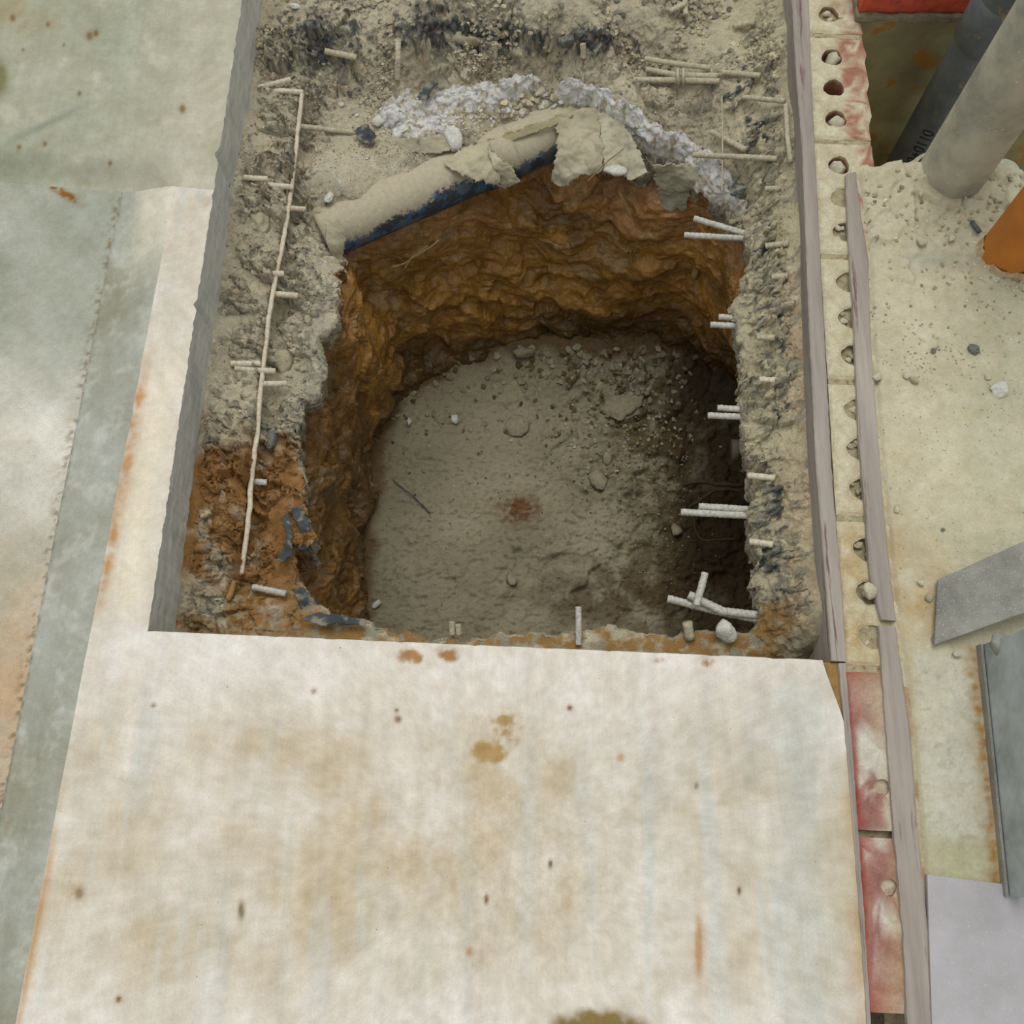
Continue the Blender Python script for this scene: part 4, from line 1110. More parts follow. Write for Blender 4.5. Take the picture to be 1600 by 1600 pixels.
lathe('lime_crust', [(0.0508, 0.030), (0.0525, 0.016), (0.055, 0.004), (0.060, -0.004)], M['limescale'], 48, g, wob=0.12, seed=5)

M['galv'] = mottled('dusty_galvanised', L(150, 148, 140), L(116, 116, 110), 14, 0.6, L(178, 172, 160), 420, 0.60, ((500, 0.3, 0.0008),), metal=0.15)
M['galv2'] = mottled('blue_grey_sheet', L(186, 192, 194), L(146, 154, 154), 12, 0.6, L(186, 188, 184), 420, 0.62, ((500, 0.3, 0.0008),), metal=0.15)
M['plate'] = mottled('lavender_grey_board', L(182, 178, 182), L(166, 164, 166), 10, 0.75, L(190, 188, 190), 300, 0.62, ((220, 0.25, 0.001),))
def hexa(name, top, bot, mat, parent=None, bev=0.0012):
    bm = bmesh.new()
    a = [bm.verts.new(tuple(p)) for p in top]; b = [bm.verts.new(tuple(p)) for p in bot]
    n = len(a)
    bm.faces.new(a); bm.faces.new(b[::-1])
    for i in range(n): bm.faces.new((a[i], b[i], b[(i + 1) % n], a[(i + 1) % n]))
    bmesh.ops.recalc_face_normals(bm, faces=bm.faces)
    if bev: bmesh.ops.bevel(bm, geom=bm.edges[:], offset=bev, segments=2, affect='EDGES', profile=0.5)
    return link(name, from_bm(name, bm), mat, parent)
g = empty('metal_channel', tuple(P(1530, 960, 0.0))); tag(g, 'wedge of dusty grey metal channel lying at the right edge', 'channel')
def loc(o, par): o.location = -Vector(par.location); return o
top = [P(1465, 906, 0.018), P(1720, 792, 0.10), P(1720, 915, 0.10), P(1460, 1008, 0.018)]
loc(hexa('top_web', top, [p - np.array((0, 0, 0.004)) for p in top], M['galv'], g), g)
fl0 = [P(1461, 1007, 0.0175), P(1720, 914, 0.0995), P(1720, 914, 0.0995) + np.array((0, 0.003, 0)), P(1461, 1007, 0.0175) + np.array((0, 0.003, 0))]
dn = [0.014, 0.052, 0.052, 0.014]
loc(hexa('side_flange', fl0, [p - np.array((0, -0.012 if i in (0, 3) else -0.012, d)) for i, (p, d) in enumerate(zip(fl0, dn))], M['galv'], g, 0.0005), g)
b0, b1 = P(1527, 1010, 0.0), P(1566, 1400, 0.0)
g = empty('sheet_panel', tuple(b0)); tag(g, 'blue grey dusty metal panel standing upright at the right edge', 'panel')
t_ = np.array((0.02, 0, 0)); hh_ = np.array((0.03, 0, 0.45))
bot = [b0, b1, b1 + t_, b0 + t_]
loc(hexa('panel_sheet', [p + hh_ for p in bot], bot, M['galv2'], g), g)
e0 = [b0 - np.array((0.004, 0, 0)), b1 - np.array((0.004, 0, 0)), b1, b0]
loc(hexa('bottom_rail', [p + np.array((0, 0, 0.022)) for p in e0], e0, M['galv'], g, 0.0006), g)
top = [P(1449, 1366, 0.012), P(1700, 1398, 0.012), P(1700, 1680, 0.012), P(1459, 1680, 0.012)]
g = hexa('floor_board', top, [p - np.array((0, 0, 0.016)) for p in top], M['plate'], None, 0.001)
tag(g, 'flat lavender grey board in the bottom right corner', 'board')
g = rock('cable_clip', 'dusty grey clip under the edge of the metal channel', 'clip', P(1562, 1010, 0.055), 0.020, M['galv'], 33, (0.8, 1.2, 0.5), rz=0.3, rough=0.12, facets=2)
g = empty('plastic_cap', tuple(P(1594, 1352, 0.012))); tag(g, 'small pale blue cap beside the corner of the lavender board', 'cap')
M['bluecap'] = mottled('pale_blue_plastic', L(146, 172, 184), L(120, 148, 160), 40, 0.5)
lathe('cap_body', [(0.0, 0.018), (0.010, 0.016), (0.016, 0.009), (0.018, 0.0), (0.018, -0.015)], M['bluecap'], 32, g)
lathe('cap_rim', [(0.018, 0.0), (0.021, -0.002), (0.021, -0.008), (0.018, -0.010)], M['bluecap'], 32, g)

# ================================================================== THINGS IN AND AROUND THE PIT
# ---- buried pipe at the north side
def frame_tube(path, rad, n, closed_ends=True, prof=None):
    """tube along a path; prof(s, angle) scales the radius"""
    p = np.array(path, float); m = len(p)
    tan = np.gradient(p, axis=0); tan /= np.linalg.norm(tan, axis=1)[:, None] + 1e-12
    up_ = np.array((0.0, 0.0, 1.0))
    side = np.cross(tan, up_); bad = np.linalg.norm(side, axis=1) < 1e-3
    side[bad] = (1, 0, 0); side /= np.linalg.norm(side, axis=1)[:, None]
    nor = np.cross(side, tan)
    s_ = np.r_[0, np.cumsum(np.linalg.norm(np.diff(p, axis=0), axis=1))]
    a = np.linspace(0, 2 * math.pi, n, endpoint=False)
    r_ = np.full((m, n), 1.0) * (np.asarray(rad).reshape(-1, 1) if np.ndim(rad) else rad)
    if prof is not None: r_ = r_ * prof(s_[:, None], a[None, :])
    V_ = p[:, None, :] + r_[..., None] * (np.cos(a)[None, :, None] * side[:, None, :] + np.sin(a)[None, :, None] * nor[:, None, :])
    V_ = V_.reshape(-1, 3)
    F_ = gridfaces(m, n, wrap=True)
    if closed_ends:
        V_ = np.vstack((V_, p[0] , p[-1])); i0 = m * n; i1 = i0 + 1
        k_ = np.arange(n); k2 = (k_ + 1) % n
        F0 = np.stack((k2, k_, np.full(n, i0), np.full(n, i0)), 1); F1 = np.stack(((m - 1) * n + k_, (m - 1) * n + k2, np.full(n, i1), np.full(n, i1)), 1)
        return V_, F_, np.vstack((F0, F1))[:, :3]
    return V_, F_, None
def tube_mesh(name, path, rad, n=8, prof=None, ends=True, smooth=True):
    V_, F_, T_ = frame_tube(path, rad, n, ends, prof)
    me = bpy.data.meshes.new(name)
    faces = [tuple(int(i) for i in f) for f in F_] + ([] if T_ is None else [tuple(int(i) for i in f) for f in T_])
    me.from_pydata([tuple(float(c_) for c_ in q_) for q_ in V_], [], faces)
    if smooth: me.polygons.foreach_set('use_smooth', np.full(len(me.polygons), True, dtype=bool))
    me.update()
    return me

# dust lies on whatever faces up; the bare blue-black plastic shows on the flank
m_, t, b = nt('dust_covered_blue_pipe')
geo = t.nodes.new('ShaderNodeNewGeometry'); sep = t.nodes.new('ShaderNodeSeparateXYZ'); t.links.new(geo.outputs['Normal'], sep.inputs[0])
nn = noise_node(t, 130, 6, 0.75); mul = t.nodes.new('ShaderNodeMath'); mul.operation = 'MULTIPLY_ADD'
nzs = t.nodes.new('ShaderNodeMath'); nzs.operation = 'MULTIPLY'; t.links.new(sep.outputs['Z'], nzs.inputs[0]); nzs.inputs[1].default_value = 0.5
nlo = noise_node(t, 16, 3, 0.5); mlo = t.nodes.new('ShaderNodeMath'); mlo.operation = 'MULTIPLY_ADD'
t.links.new(nlo.outputs['Fac'], mlo.inputs[0]); mlo.inputs[1].default_value = 0.45; t.links.new(nzs.outputs[0], mlo.inputs[2])
t.links.new(nn.outputs['Fac'], mul.inputs[0]); mul.inputs[1].default_value = 0.50; t.links.new(mlo.outputs[0], mul.inputs[2])
r1 = ramp(t, mul.outputs[0], [(0.655, (0, 0, 0)), (0.735, (1, 1, 1))])
n4 = noise_node(t, 30, 4, 0.6); r4 = ramp(t, n4.outputs['Fac'], [(0.47, L(62, 64, 70)), (0.55, L(66, 106, 148)), (0.60, L(104, 98, 96))])
n5 = noise_node(t, 120, 4, 0.6); r5 = ramp(t, n5.outputs['Fac'], [(0.3, L(190, 180, 156)), (0.7, L(172, 162, 138))])
mx = t.nodes.new('ShaderNodeMix'); mx.data_type = 'RGBA'
t.links.new(r1.outputs['Color'], mx.inputs[0]); t.links.new(r4.outputs['Color'], mx.inputs[6]); t.links.new(r5.outputs['Color'], mx.inputs[7])
t.links.new(mx.outputs[2], b.inputs['Base Color']); b.inputs['Roughness'].default_value = 0.8
bump(t, b, noise_node(t, 350, 4, 0.6).outputs['Fac'], 0.5, 0.0015)
M['bluepipe'] = m_
A0, A1 = P(500, 366, -0.262), P(965, 164, -0.262)
ax = np.linspace(0, 1, 60)[:, None]
path = A0 * (1 - ax) + A1 * ax
g = empty('buried_pipe', tuple(A0)); tag(g, 'dusty blue pipe crossing the far side of the pit', 'pipe')
o = link('pipe_body', tube_mesh('pipe_body', path - A0, 0.056, 56, lambda s_, a: 1 + 0.01 * np.sin(s_ * 30 + a)), M['bluepipe'], g)
sl = [path[k_] - A0 for k_ in range(31, 38)]
o = link('pipe_sleeve', tube_mesh('pipe_sleeve', sl, 0.0595, 48, lambda s_, a: 1 + 0.015 * np.sin(s_ * 120 + 2 * a), ends=True), M['bluepipe'], g)

# ---- reinforcing bars
def bar(label, pts, r=0.0045, mat='rebar', ribs=True, name='rebar', n=10, jitter=0.0, group=None):
    if name == 'rebar': r = r * 1.18 if r < 0.005 else r; group = group or 'rebar ends around the pit'
    p = np.array(pts, float)
    Lg = np.linalg.norm(np.diff(p, axis=0), axis=1).sum()
    k_ = max(6, int(Lg / 0.0022)) if ribs else max(5, int(Lg / 0.006))
    # smooth path through the given points
    d = np.r_[0, np.cumsum(np.linalg.norm(np.diff(p, axis=0), axis=1))]; tt = np.linspace(0, d[-1], k_)
    path = np.stack([np.interp(tt, d, p[:, c_]) for c_ in range(3)], 1)
    if len(p) > 2:
        for _ in range(max(2, k_ // 30)):
            path[1:-1] = 0.25 * path[:-2] + 0.5 * path[1:-1] + 0.25 * path[2:]
    if jitter: path = path + jitter * np.stack([fbm(tt, tt * 0 + 3 * c_, 18, 3, int(p[0][0] * 1000) % 97 + c_) for c_ in range(3)], 1)
    sd = int(abs(p[0][0]) * 5000) % 90
    if ribs:
        prof = lambda s_, a: 1 + 0.16 * np.clip(np.sin(s_ * 2 * math.pi / 0.0085 + a * 1.0), 0, 1) ** 2 + 0.10 * (np.abs(np.cos(a)) > 0.95) + 0.10 * fbm(s_ * 60 + np.cos(a), np.sin(a) + 0 * s_, 1.0, 2, sd)
    else:
        prof = lambda s_, a: 1 + 0.18 * fbm(s_ * 60 + np.cos(a), np.sin(a) + 0 * s_, 1.0, 3, sd)
    base = path[0].copy()
    o = link(name, tube_mesh(name, path - base, r, n, prof), M[mat]); o.location = base
    tag(o, label, {'rebar': 'rebar'}.get(name, name.replace('_', ' ')), group)
    return o
def seg(*pts):
    """pixel points with a height above the ledge"""
    return [on(x, y, dz) for x, y, dz in pts]
# left ledge, from the top down
bar('bent rebar tip highest on the left ledge', seg((404, 137, .005), (430, 130, .02), (454, 124, .022)), .0042)
bar('rebar stub meeting the bent tip high on the left ledge', seg((412, 142, .002), (440, 142, .016), (474, 144, .02)), .0045)
bar('dusty rebar lying below the top left corner rubble', seg((466, 197, .014), (508, 202, .012), (556, 207, .004)), .0045, 'rebar_dust')
bar('upper rebar of the pair beside the buried pipe level', seg((380, 277, .005), (418, 280, .016)), .0045)
bar('lower rebar of the pair beside the buried pipe level', seg((412, 288, .008), (458, 293, .02)), .0045)
bar('short rebar stub crossing the long bar above the pipe end', seg((440, 324, .012), (476, 327, .02)), .0042)
bar('hooked rebar with an upturned threaded end', seg((382, 415, .004), (400, 416, .014), (408, 414, .016), (411, 403, .02)), .0042)
bar('straight rebar just below the hooked one', seg((392, 425, .004), (444, 428, .022)), .0046)
bar('rebar stub pointing right beside the white crumbs', seg((424, 459, .012), (465, 462, .022)), .0046)
bar('upper of the crossed rebars halfway down the left ledge', seg((360, 568, .008), (407, 568, .022)), .0044)
bar('lower of the crossed rebars halfway down the left ledge', seg((366, 575, .006), (430, 580, .02)), .0044)
bar('short rebar stub right of the crossed pair', seg((408, 600, .012), (448, 599, .02)), .0044)
bar('muddy rebar stub above the brown clay lump', seg((350, 724, .002), (390, 728, .012)), .0042, 'rebar_dust')
bar('small grey stub crossing the long bar over brown clay', seg((388, 752, .008), (417, 754, .018)), .0046, 'rebar_grey')
bar('ribbed rebar in the muddy front left corner', seg((395, 917, .004), (447, 928, .016)), .0046, 'rebar_grey')
bar('mud covered stick in the front left corner', seg((366, 908, .004), (362, 925, .008), (356, 938, .004)), .005, 'mud', False, 'stick')
lb = [(472, 147, .02), (466, 200, .016), (453, 312, .014), (440, 390, .014), (425, 462, .02), (410, 577, .016), (402, 675, .012), (395, 731, .022), (387, 825, .024), (376, 898, .010)]
bar('long thin rod running down the whole left ledge', seg(*lb), .0048, 'rebar', False, 'rod', 8, 0.002)
# far side
bar('upright rebar stub left in the far rubble', seg((622, 62, .018), (622, 92, .022), (621, 123, .008)), .0045)
bar('thick mud coated rebar near the far left tar patch', seg((508, 80, .008), (557, 90, .012)), .006, 'rebar_dust')
bar('short upright stub under the middle of the tar ridge', seg((772, 68, .016), (773, 91, .004)), .0048, 'rebar_dust')
bar('short upright stub beside the dark boulder', seg((911, 68, .014), (912, 91, .004)), .0048, 'rebar_dust')
bar('top bar of the tied rebar bundle', seg((1008, 92, .012), (1060, 100, .02), (1110, 106, .014)), .0052, 'rebar_dust')
bar('middle bar of the tied rebar bundle', seg((1010, 108, .010), (1056, 117, .018), (1122, 119, .012)), .0048, 'rebar_dust')
bar('bottom bar of the tied rebar bundle', seg((990, 125, .012), (1060, 125, .018), (1124, 127, .012)), .0048, 'rebar_dust')
bar('left wire wrap tying the rebar bundle', seg((1059, 108, .022), (1059, 120, .032), (1060, 131, .022)), .0036, 'rebar_dust', False, 'tie_wire')
bar('right wire wrap tying the rebar bundle', seg((1068, 108, .022), (1068, 120, .032), (1068, 131, .022)), .0036, 'rebar_dust', False, 'tie_wire')
bar('ribbed bar right of the tied bundle', seg((1130, 113, .010), (1188, 118, .012)), .0046, 'rebar_dust')
bar('muddy bar below and right of the tied bundle', seg((1162, 152, .012), (1226, 158, .014)), .005, 'rebar_dust')
bar('rod lying lengthwise beside the left strip at the top', seg((1228, 164, .012), (1230, 210, .012), (1235, 254, .008)), .0052, 'rebar_dust', False, 'rod')
bar('long ribbed bar reaching over the white crumbled layer', seg((1084, 242, .055), (1150, 245, .02), (1214, 248, .008)), .0046, 'rebar_dust')
bar('slanting ribbed bar above the long far right one', seg((1112, 206, .014), (1164, 234, .012)), .0046, 'rebar_dust')
bar('slanting bar tip at the far edge of the rubble', seg((1046, 18, .008), (1070, 6, .014)), .0045, 'rebar_dust')
bar('upright bar tip at the far edge of the rubble', seg((1070, -6, .008), (1071, 24, .012)), .0045, 'rebar_dust')
bar('smooth bar stub in the far right mud', seg((1148, 41, .006), (1180, 34, .010)), .006, 'rebar_dust')
bar('thin cord hanging down past the far right bars', [on(1128, 150, .016), on(1129, 230, .02), on(1128, 300, .05)], .0016, 'rebar_dust', False, 'cord', 6)
# right rim
RZ = -0.150
def rz(*pts): return [P(x, y, z) for x, y, z in pts]
bar('slanting upper rebar over the far right of the pit', rz((1084, 341, RZ), (1175, 368, RZ)), .0056, 'rebar_grey')
bar('long white ribbed rebar below the slanting one', rz((1069, 367, RZ), (1172, 373, RZ)), .0056, 'rebar_grey')
bar('upper stub of the second rebar pair on the right rim', rz((1123, 495, RZ), (1160, 497, RZ)), .0054, 'rebar_grey')
bar('lower stub of the second rebar pair on the right rim', rz((1110, 507, RZ), (1160, 510, RZ)), .0056, 'rebar_grey')
bar('upper rebar of the third pair on the right rim', rz((1121, 637, RZ), (1178, 641, RZ)), .0054, 'rebar_grey')
bar('lower rebar of the third pair on the right rim', rz((1106, 649, RZ), (1178, 652, RZ)), .0056, 'rebar_grey')
bar('upper rebar of the fourth pair above the dark hollow', rz((1092, 791, RZ), (1190, 797, RZ)), .0056, 'rebar_grey')
bar('longest rebar of the right rim above the dark hollow', rz((1064, 800, RZ), (1192, 807, RZ)), .0058, 'rebar_grey')
bar('lowest bar at the front right corner of the pit', rz((1043, 935, RZ), (1120, 955, RZ), (1200, 971, RZ - .005)), .0062, 'rebar_grey')
bar('bent bar crossing above the lowest one', rz((1076, 929, RZ + .012), (1129, 955, RZ + .012), (1200, 963, RZ)), .0066, 'rebar_grey')
bar('short upright bar leaning on the front right bars', rz((1102, 895, RZ + .03), (1088, 946, RZ + .022)), .0058, 'rebar_grey')
for lab, a, b_, mt in (('grey stub high on the right ledge', (1197, 295), (1222, 295), 'rebar_dust'), ('muddy stub beside the highest right rebar pair', (1197, 384), (1232, 380), 'rebar_dust'),
                       ('small stub below the muddy one on the right ledge', (1206, 433), (1231, 431), 'rebar_dust'),
                       ('ribbed stub level with the second right pair', (1184, 527), (1231, 529), 'rebar_dust'), ('stub between the second and third right pairs', (1188, 593), (1219, 595), 'rebar'),
                       ('pale stub above the fourth right pair', (1170, 743), (1211, 747), 'rebar'), ('pale stub below the fourth right pair', (1172, 846), (1208, 851), 'rebar')):
    bar(lab, [on(a[0], a[1], .020), on(b_[0], b_[1], .006)], .0046, mt)
# front rim
bar('upright rebar standing at the middle of the front rim', [on(904, 1008, .004), P(904, 948, -0.15)], .005, 'rebar_grey')
bar('left of the two small stubs on the front rim', [on(707, 992, .0), P(706, 971, -0.16)], .005, 'rebar_dust')
bar('right of the two small stubs on the front rim', [on(717, 992, .0), P(716, 975, -0.16)], .005, 'rebar_dust')
bar('broad stub on the front rim left of the white chunk', [on(1078, 998, .0), P(1074, 972, -0.15)], .009, 'rebar_dust', False)

# ---- torn sheets
def flake(name, label, cat, poly, colfn, thick=0.0022, amp=0.004, freq=30, seed=1, res=0.0024, jag=0.004, mat='sheet'):
    """thin torn sheet spanning a 3-D outline"""
    p = np.array([P(x, y, z) for x, y, z in poly]); ce_ = p.mean(0)
    u_, s_, vt = np.linalg.svd(p - ce_)
    e1_, e2_, e3_ = vt[0], vt[1], vt[2]
    if e3_[2] < 0: e3_ = -e3_
    a = (p - ce_) @ e1_; b_ = (p - ce_) @ e2_; h_ = (p - ce_) @ e3_
    surf = rbf(list(zip(a, b_, h_))) if len(p) > 4 else (lambda x, y: 0 * x)
    ga = np.arange(a.min() - 0.01, a.max() + 0.01, res); gb = np.arange(b_.min() - 0.01, b_.max() + 0.01, res)
    GA, GB = np.meshgrid(ga, gb)
    wA = GA + jag * fbm(GA, GB, 40, 3, seed) + jag * 0.5 * fbm(GA, GB, 130, 2, seed + 2); wB = GB + jag * fbm(GA, GB, 40, 3, seed + 5) + jag * 0.5 * fbm(GA, GB, 130, 2, seed + 7)
    sd_ = sdist(wA, wB, np.stack((a, b_), 1))
    H = surf(GA, GB) + amp * fbm(GA, GB, freq, 3, seed + 9)
    ins = sd_ > 0
    W = ce_ + GA[..., None] * e1_ + GB[..., None] * e2_ + H[..., None] * e3_
    F_ = gridfaces(*GA.shape); k_ = ins.reshape(-1); F_ = F_[k_[F_].all(1)]
    pxx, pyy = proj(W[..., 0], W[..., 1], W[..., 2])
    C_ = colfn(W[..., 0], W[..., 1], pxx, pyy, sd_)
    V_, F_, C_ = compact(W.reshape(-1, 3), F_, C_.reshape(-1, 3))
    base = ce_
    o = link(name, npmesh(name, V_ - base, F_, C_), M[mat]); o.location = base
    md = o.modifiers.new('thickness', 'SOLIDIFY'); md.thickness = thick; md.offset = -1
    tag(o, label, cat)
    return o
def dustcol(base=(180, 170, 146), tarred=0.0, seed=1, edge=(120, 84, 50), edgew=0.0):
    def f(X, Y, px, py, sd_):
        n1 = fbm(X, Y, 18, 4, seed); n2 = fbm(X, Y, 60, 4, seed + 3)
        c = np.broadcast_to(lin(base), X.shape + (3,)).copy()
        c = mixc(c, lin((160, 152, 130)), 0.35 + n1 * 0.8)
        if tarred > 0.3: c = np.broadcast_to(lin(base), X.shape + (3,)).copy() * (1 + 0.4 * n1)[..., None]
        if tarred: c = mixc(c, lin((70, 80, 88)), sst(0.5, 0.75, tarred + 0.5 * n1 + 0.4 * n2))
        if tarred > 0.3: c = mixc(c, lin((160, 152, 132)), sst(0.10, 0.5, n2 + 0.5 * n1) * 0.65)
        if edgew: c = mixc(c, lin(edge), sst(edgew, 0.0, sd_ + 0.004 * n2) * 0.8)
        return c
    return f
zc = -0.20
flake('torn_sheet', 'dusty torn sheet draped over the left part of the buried pipe', 'sheet', [(690, 255, -.198), (735, 222, -.195), (765, 222, -.185), (780, 250, -.19), (785, 285, -.215), (790, 297, -.25), (772, 293, -.225), (745, 285, -.205), (715, 272, -.2)], dustcol((186, 178, 152), 0.20, 11), seed=11, amp=0.008, jag=0.006)
flake('torn_sheet', 'dusty flap hanging from the pipe in the middle of the far side', 'sheet', [(765, 218, -.185), (800, 255, -.185), (812, 285, -.215), (790, 298, -.25), (782, 290, -.235), (775, 270, -.20), (762, 240, -.18)], dustcol((190, 182, 158), 0.0, 12), seed=12, amp=0.008)
flake('torn_sheet', 'broad dusty sheet covering the right end of the pipe', 'sheet', [(866, 178, -.20), (935, 166, -.19), (945, 235, -.20), (942, 268, -.215), (905, 280, -.225), (880, 292, -.245), (862, 292, -.26), (858, 276, -.235), (870, 240, -.205)], dustcol((180, 172, 148), 0.05, 13), seed=13, amp=0.010, jag=0.005)
flake('torn_sheet', 'smooth dusty sheet behind the white chunk at the pit edge', 'sheet', [(932, 172, -.185), (972, 186, -.185), (1000, 235, -.19), (1012, 268, -.20), (985, 282, -.215), (962, 275, -.22), (944, 262, -.21)], dustcol((182, 176, 154), 0.0, 14), seed=14, amp=0.010)
flake('torn_sheet', 'grey ragged flap hanging into the pit at the far right', 'sheet', [(1020, 256, -.19), (1092, 262, -.19), (1096, 290, -.21), (1078, 302, -.26), (1072, 330, -.31), (1066, 338, -.33), (1058, 326, -.31), (1048, 334, -.32), (1030, 322, -.31), (1024, 290, -.25)], dustcol((172, 168, 146), 0.22, 15), seed=15, amp=0.008, jag=0.006)
flake('torn_sheet', 'thin yellowish sheet edge under the white layer', 'sheet', [(730, 232, -.20), (800, 205, -.195), (875, 178, -.19), (905, 180, -.195), (860, 200, -.20), (800, 222, -.208), (752, 236, -.212)], dustcol((168, 160, 122), 0.0, 16, (130, 92, 40), .004), seed=16, amp=0.003)
flake('torn_sheet', 'dusty sheet strip above the left end of the pipe', 'sheet', [(585, 215, -.20), (640, 214, -.19), (700, 212, -.19), (715, 235, -.20), (665, 242, -.205), (630, 240, -.205), (600, 236, -.205)], dustcol((176, 168, 146), 0.02, 17), seed=17, amp=0.006)
flake('torn_sheet', 'pale curled sheet wrapping the left end of the pipe', 'sheet', [(508, 348, -.20), (524, 338, -.19), (542, 366, -.205), (538, 398, -.25), (530, 440, -.30), (522, 482, -.36), (514, 470, -.34), (520, 420, -.28), (510, 385, -.225)], dustcol((190, 186, 160), 0.0, 18), seed=18, amp=0.004, jag=0.002)
flake('torn_sheet', 'pale tongue of sheet below the left end of the pipe', 'sheet', [(522, 440, -.27), (545, 432, -.28), (551, 455, -.31), (546, 474, -.34), (530, 476, -.34), (524, 462, -.31)], dustcol((184, 178, 152), 0.10, 19), seed=19, amp=0.004)
tarf = lambda s_: dustcol((70, 75, 78), 0.45, s_)
flake('tar_flake', 'dark membrane scrap sticking out over the left rim', 'membrane', [(450, 792, -.17), (470, 792, -.175), (487, 815, -.18), (486, 860, -.195), (462, 860, -.185), (466, 830, -.18)], tarf(31), seed=31, amp=0.008)
flake('tar_flake', 'dark membrane scrap lying left of the rim scrap', 'membrane', [(440, 805, -.155), (456, 800, -.16), (458, 870, -.17), (446, 878, -.165), (428, 880, -.155), (446, 850, -.16)], tarf(32), seed=32, amp=0.006)
flake('tar_flake', 'dark membrane scrap at the front left corner of the pit', 'membrane', [(455, 918, -.165), (474, 918, -.17), (500, 944, -.185), (502, 958, -.19), (474, 954, -.18), (462, 938, -.17)], tarf(33), seed=33, amp=0.006)
flake('tar_flake', 'flat dark scrap along the front left rim', 'membrane', [(468, 966, -.145), (500, 958, -.15), (540, 958, -.15), (574, 968, -.15), (572, 984, -.148), (540, 975, -.145), (500, 978, -.142)], tarf(34), seed=34, amp=0.005)
flake('tar_flake', 'black membrane lump left of the white layer', 'membrane', [(550, 200, -.175), (575, 192, -.17), (588, 214, -.175), (582, 228, -.18), (560, 218, -.178)], tarf(35), seed=35, amp=0.010)
flake('tar_flake', 'small dark scrap on the left ledge near the white crumbs', 'membrane', [(474, 440, -.17), (484, 432, -.17), (492, 456, -.175), (490, 474, -.18), (476, 468, -.175)], tarf(36), seed=36, amp=0.004)
flake('tar_flake', 'black tar scrap in front of the far tar ridge', 'membrane', [(650, 148, -.16), (672, 126, -.15), (684, 130, -.15), (668, 156, -.162), (654, 158, -.165)], tarf(37), seed=37, amp=0.005)
flake('tar_flake', 'dark scrap behind the right end of the white layer', 'membrane', [(1132, 292, -.15), (1148, 284, -.14), (1168, 288, -.135), (1160, 304, -.14), (1142, 308, -.15)], tarf(38), seed=38, amp=0.008)

# ---- white crumbled layer
def crumb_band(name, label, line, hgt, seed):
    q_ = np.array([(x, y, w) for x, y, w in line], float)
    t_ = np.r_[0, np.cumsum(np.hypot(np.diff(q_[:, 0]), np.diff(q_[:, 1])))]
    n = int(t_[-1] / 1.6); m = 64
    tt = np.linspace(0, t_[-1], n)
    cx, cy, cw = (np.interp(tt, t_, q_[:, k_]) for k_ in range(3))
    cw = cw * (1 + 0.30 * fbm(tt / 40.0, tt * 0, 1.0, 3, seed))
    tx, ty = np.gradient(cx), np.gradient(cy); ln = np.hypot(tx, ty); nx_, ny_ = -ty / ln, tx / ln
    s_ = np.linspace(-1, 1, m)
    PX = cx[:, None] + nx_[:, None] * cw[:, None] * s_[None, :]; PY = cy[:, None] + ny_[:, None] * cw[:, None] * s_[None, :]
    zb = -0.19 * np.ones_like(PX)
    for _ in range(7):
        W = P3(PX, PY, zb); zb = 0.5 * zb + 0.5 * tbase(W[..., 0], W[..., 1])
    W = P3(PX, PY, zb)
    X, Y = W[..., 0], W[..., 1]
    n1 = fbm(X, Y, 22, 4, seed); n2 = fbm(X, Y, 75, 4, seed + 4); k1_, g1_, _i = chips(X + 0.01 * n1, Y + .01 * n2, 55, seed % 7)
    ends = np.minimum(1, np.minimum(tt - tt[0], tt[-1] - tt) / 18.0)[:, None]
    pr_ = (1 - np.abs(s_[None, :] + 0.25 * n1) ** 2.5) * ends
    H = hgt * (pr_ * (1.0 + 0.5 * n1) - 0.30) + 0.006 * n2 * np.clip(pr_ + .4, 0, 1) + 0.006 * k1_ - 0.003 * np.exp(-(g1_ / 0.08) ** 2)
    c = np.broadcast_to(lin((240, 238, 234)), X.shape + (3,)).copy()
    c = mixc(c, lin((228, 222, 226)), sst(0.0, 0.5, n1) * 0.5)
    c = mixc(c, lin((204, 190, 156)), sst(0.15, 0.5, n2 - 0.3 * n1 + 0.25 * s_[None, :]) * 0.7)
    c = mixc(c, lin((172, 140, 104)), sst(0.45, 0.65, n2 + 0.3 * n1) * 0.6)
    ZZ = zb + H
    X = X + 0.007 * fbm3(X, Y, ZZ, 60, 3, seed + 21); Y = Y + 0.007 * fbm3(X + 4, Y, ZZ, 60, 3, seed + 22)
    V_ = np.stack((X, Y, ZZ), -1).reshape(-1, 3)
    base = V_.mean(0)
    o = link(name, npmesh(name, V_ - base, gridfaces(n, m), c.reshape(-1, 3)), M['lime']); o.location = base
    tag(o, label, 'insulation')
    return o
def P3(px, py, z):
    u_ = (px - 800.0) / FPX; v_ = (800.0 - py) / FPX
    dy = v_ * CT + ST; dz = v_ * ST - CT
    k_ = (CAMH - z) / -dz
    return np.stack((u_ * k_, dy * k_, z + 0 * u_), -1)
crumb_band('white_layer', 'white crumbly layer left of the middle of the far side', [(588, 200, 10), (620, 178, 22), (680, 172, 24), (740, 158, 26), (800, 142, 26), (850, 128, 12)], 0.030, 901)
crumb_band('white_layer', 'long white crumbly arc falling to the right rim of the pit', [(862, 152, 10), (905, 146, 20), (945, 162, 22), (985, 196, 26), (1030, 228, 32), (1080, 246, 30), (1112, 280, 26), (1140, 312, 18), (1162, 344, 10)], 0.034, 902)
crumb_band('white_layer', 'cream crumbly heap between the white chunk and the tar lump', [(612, 206, 8), (650, 200, 20), (690, 196, 20), (724, 188, 10)], 0.018, 903)

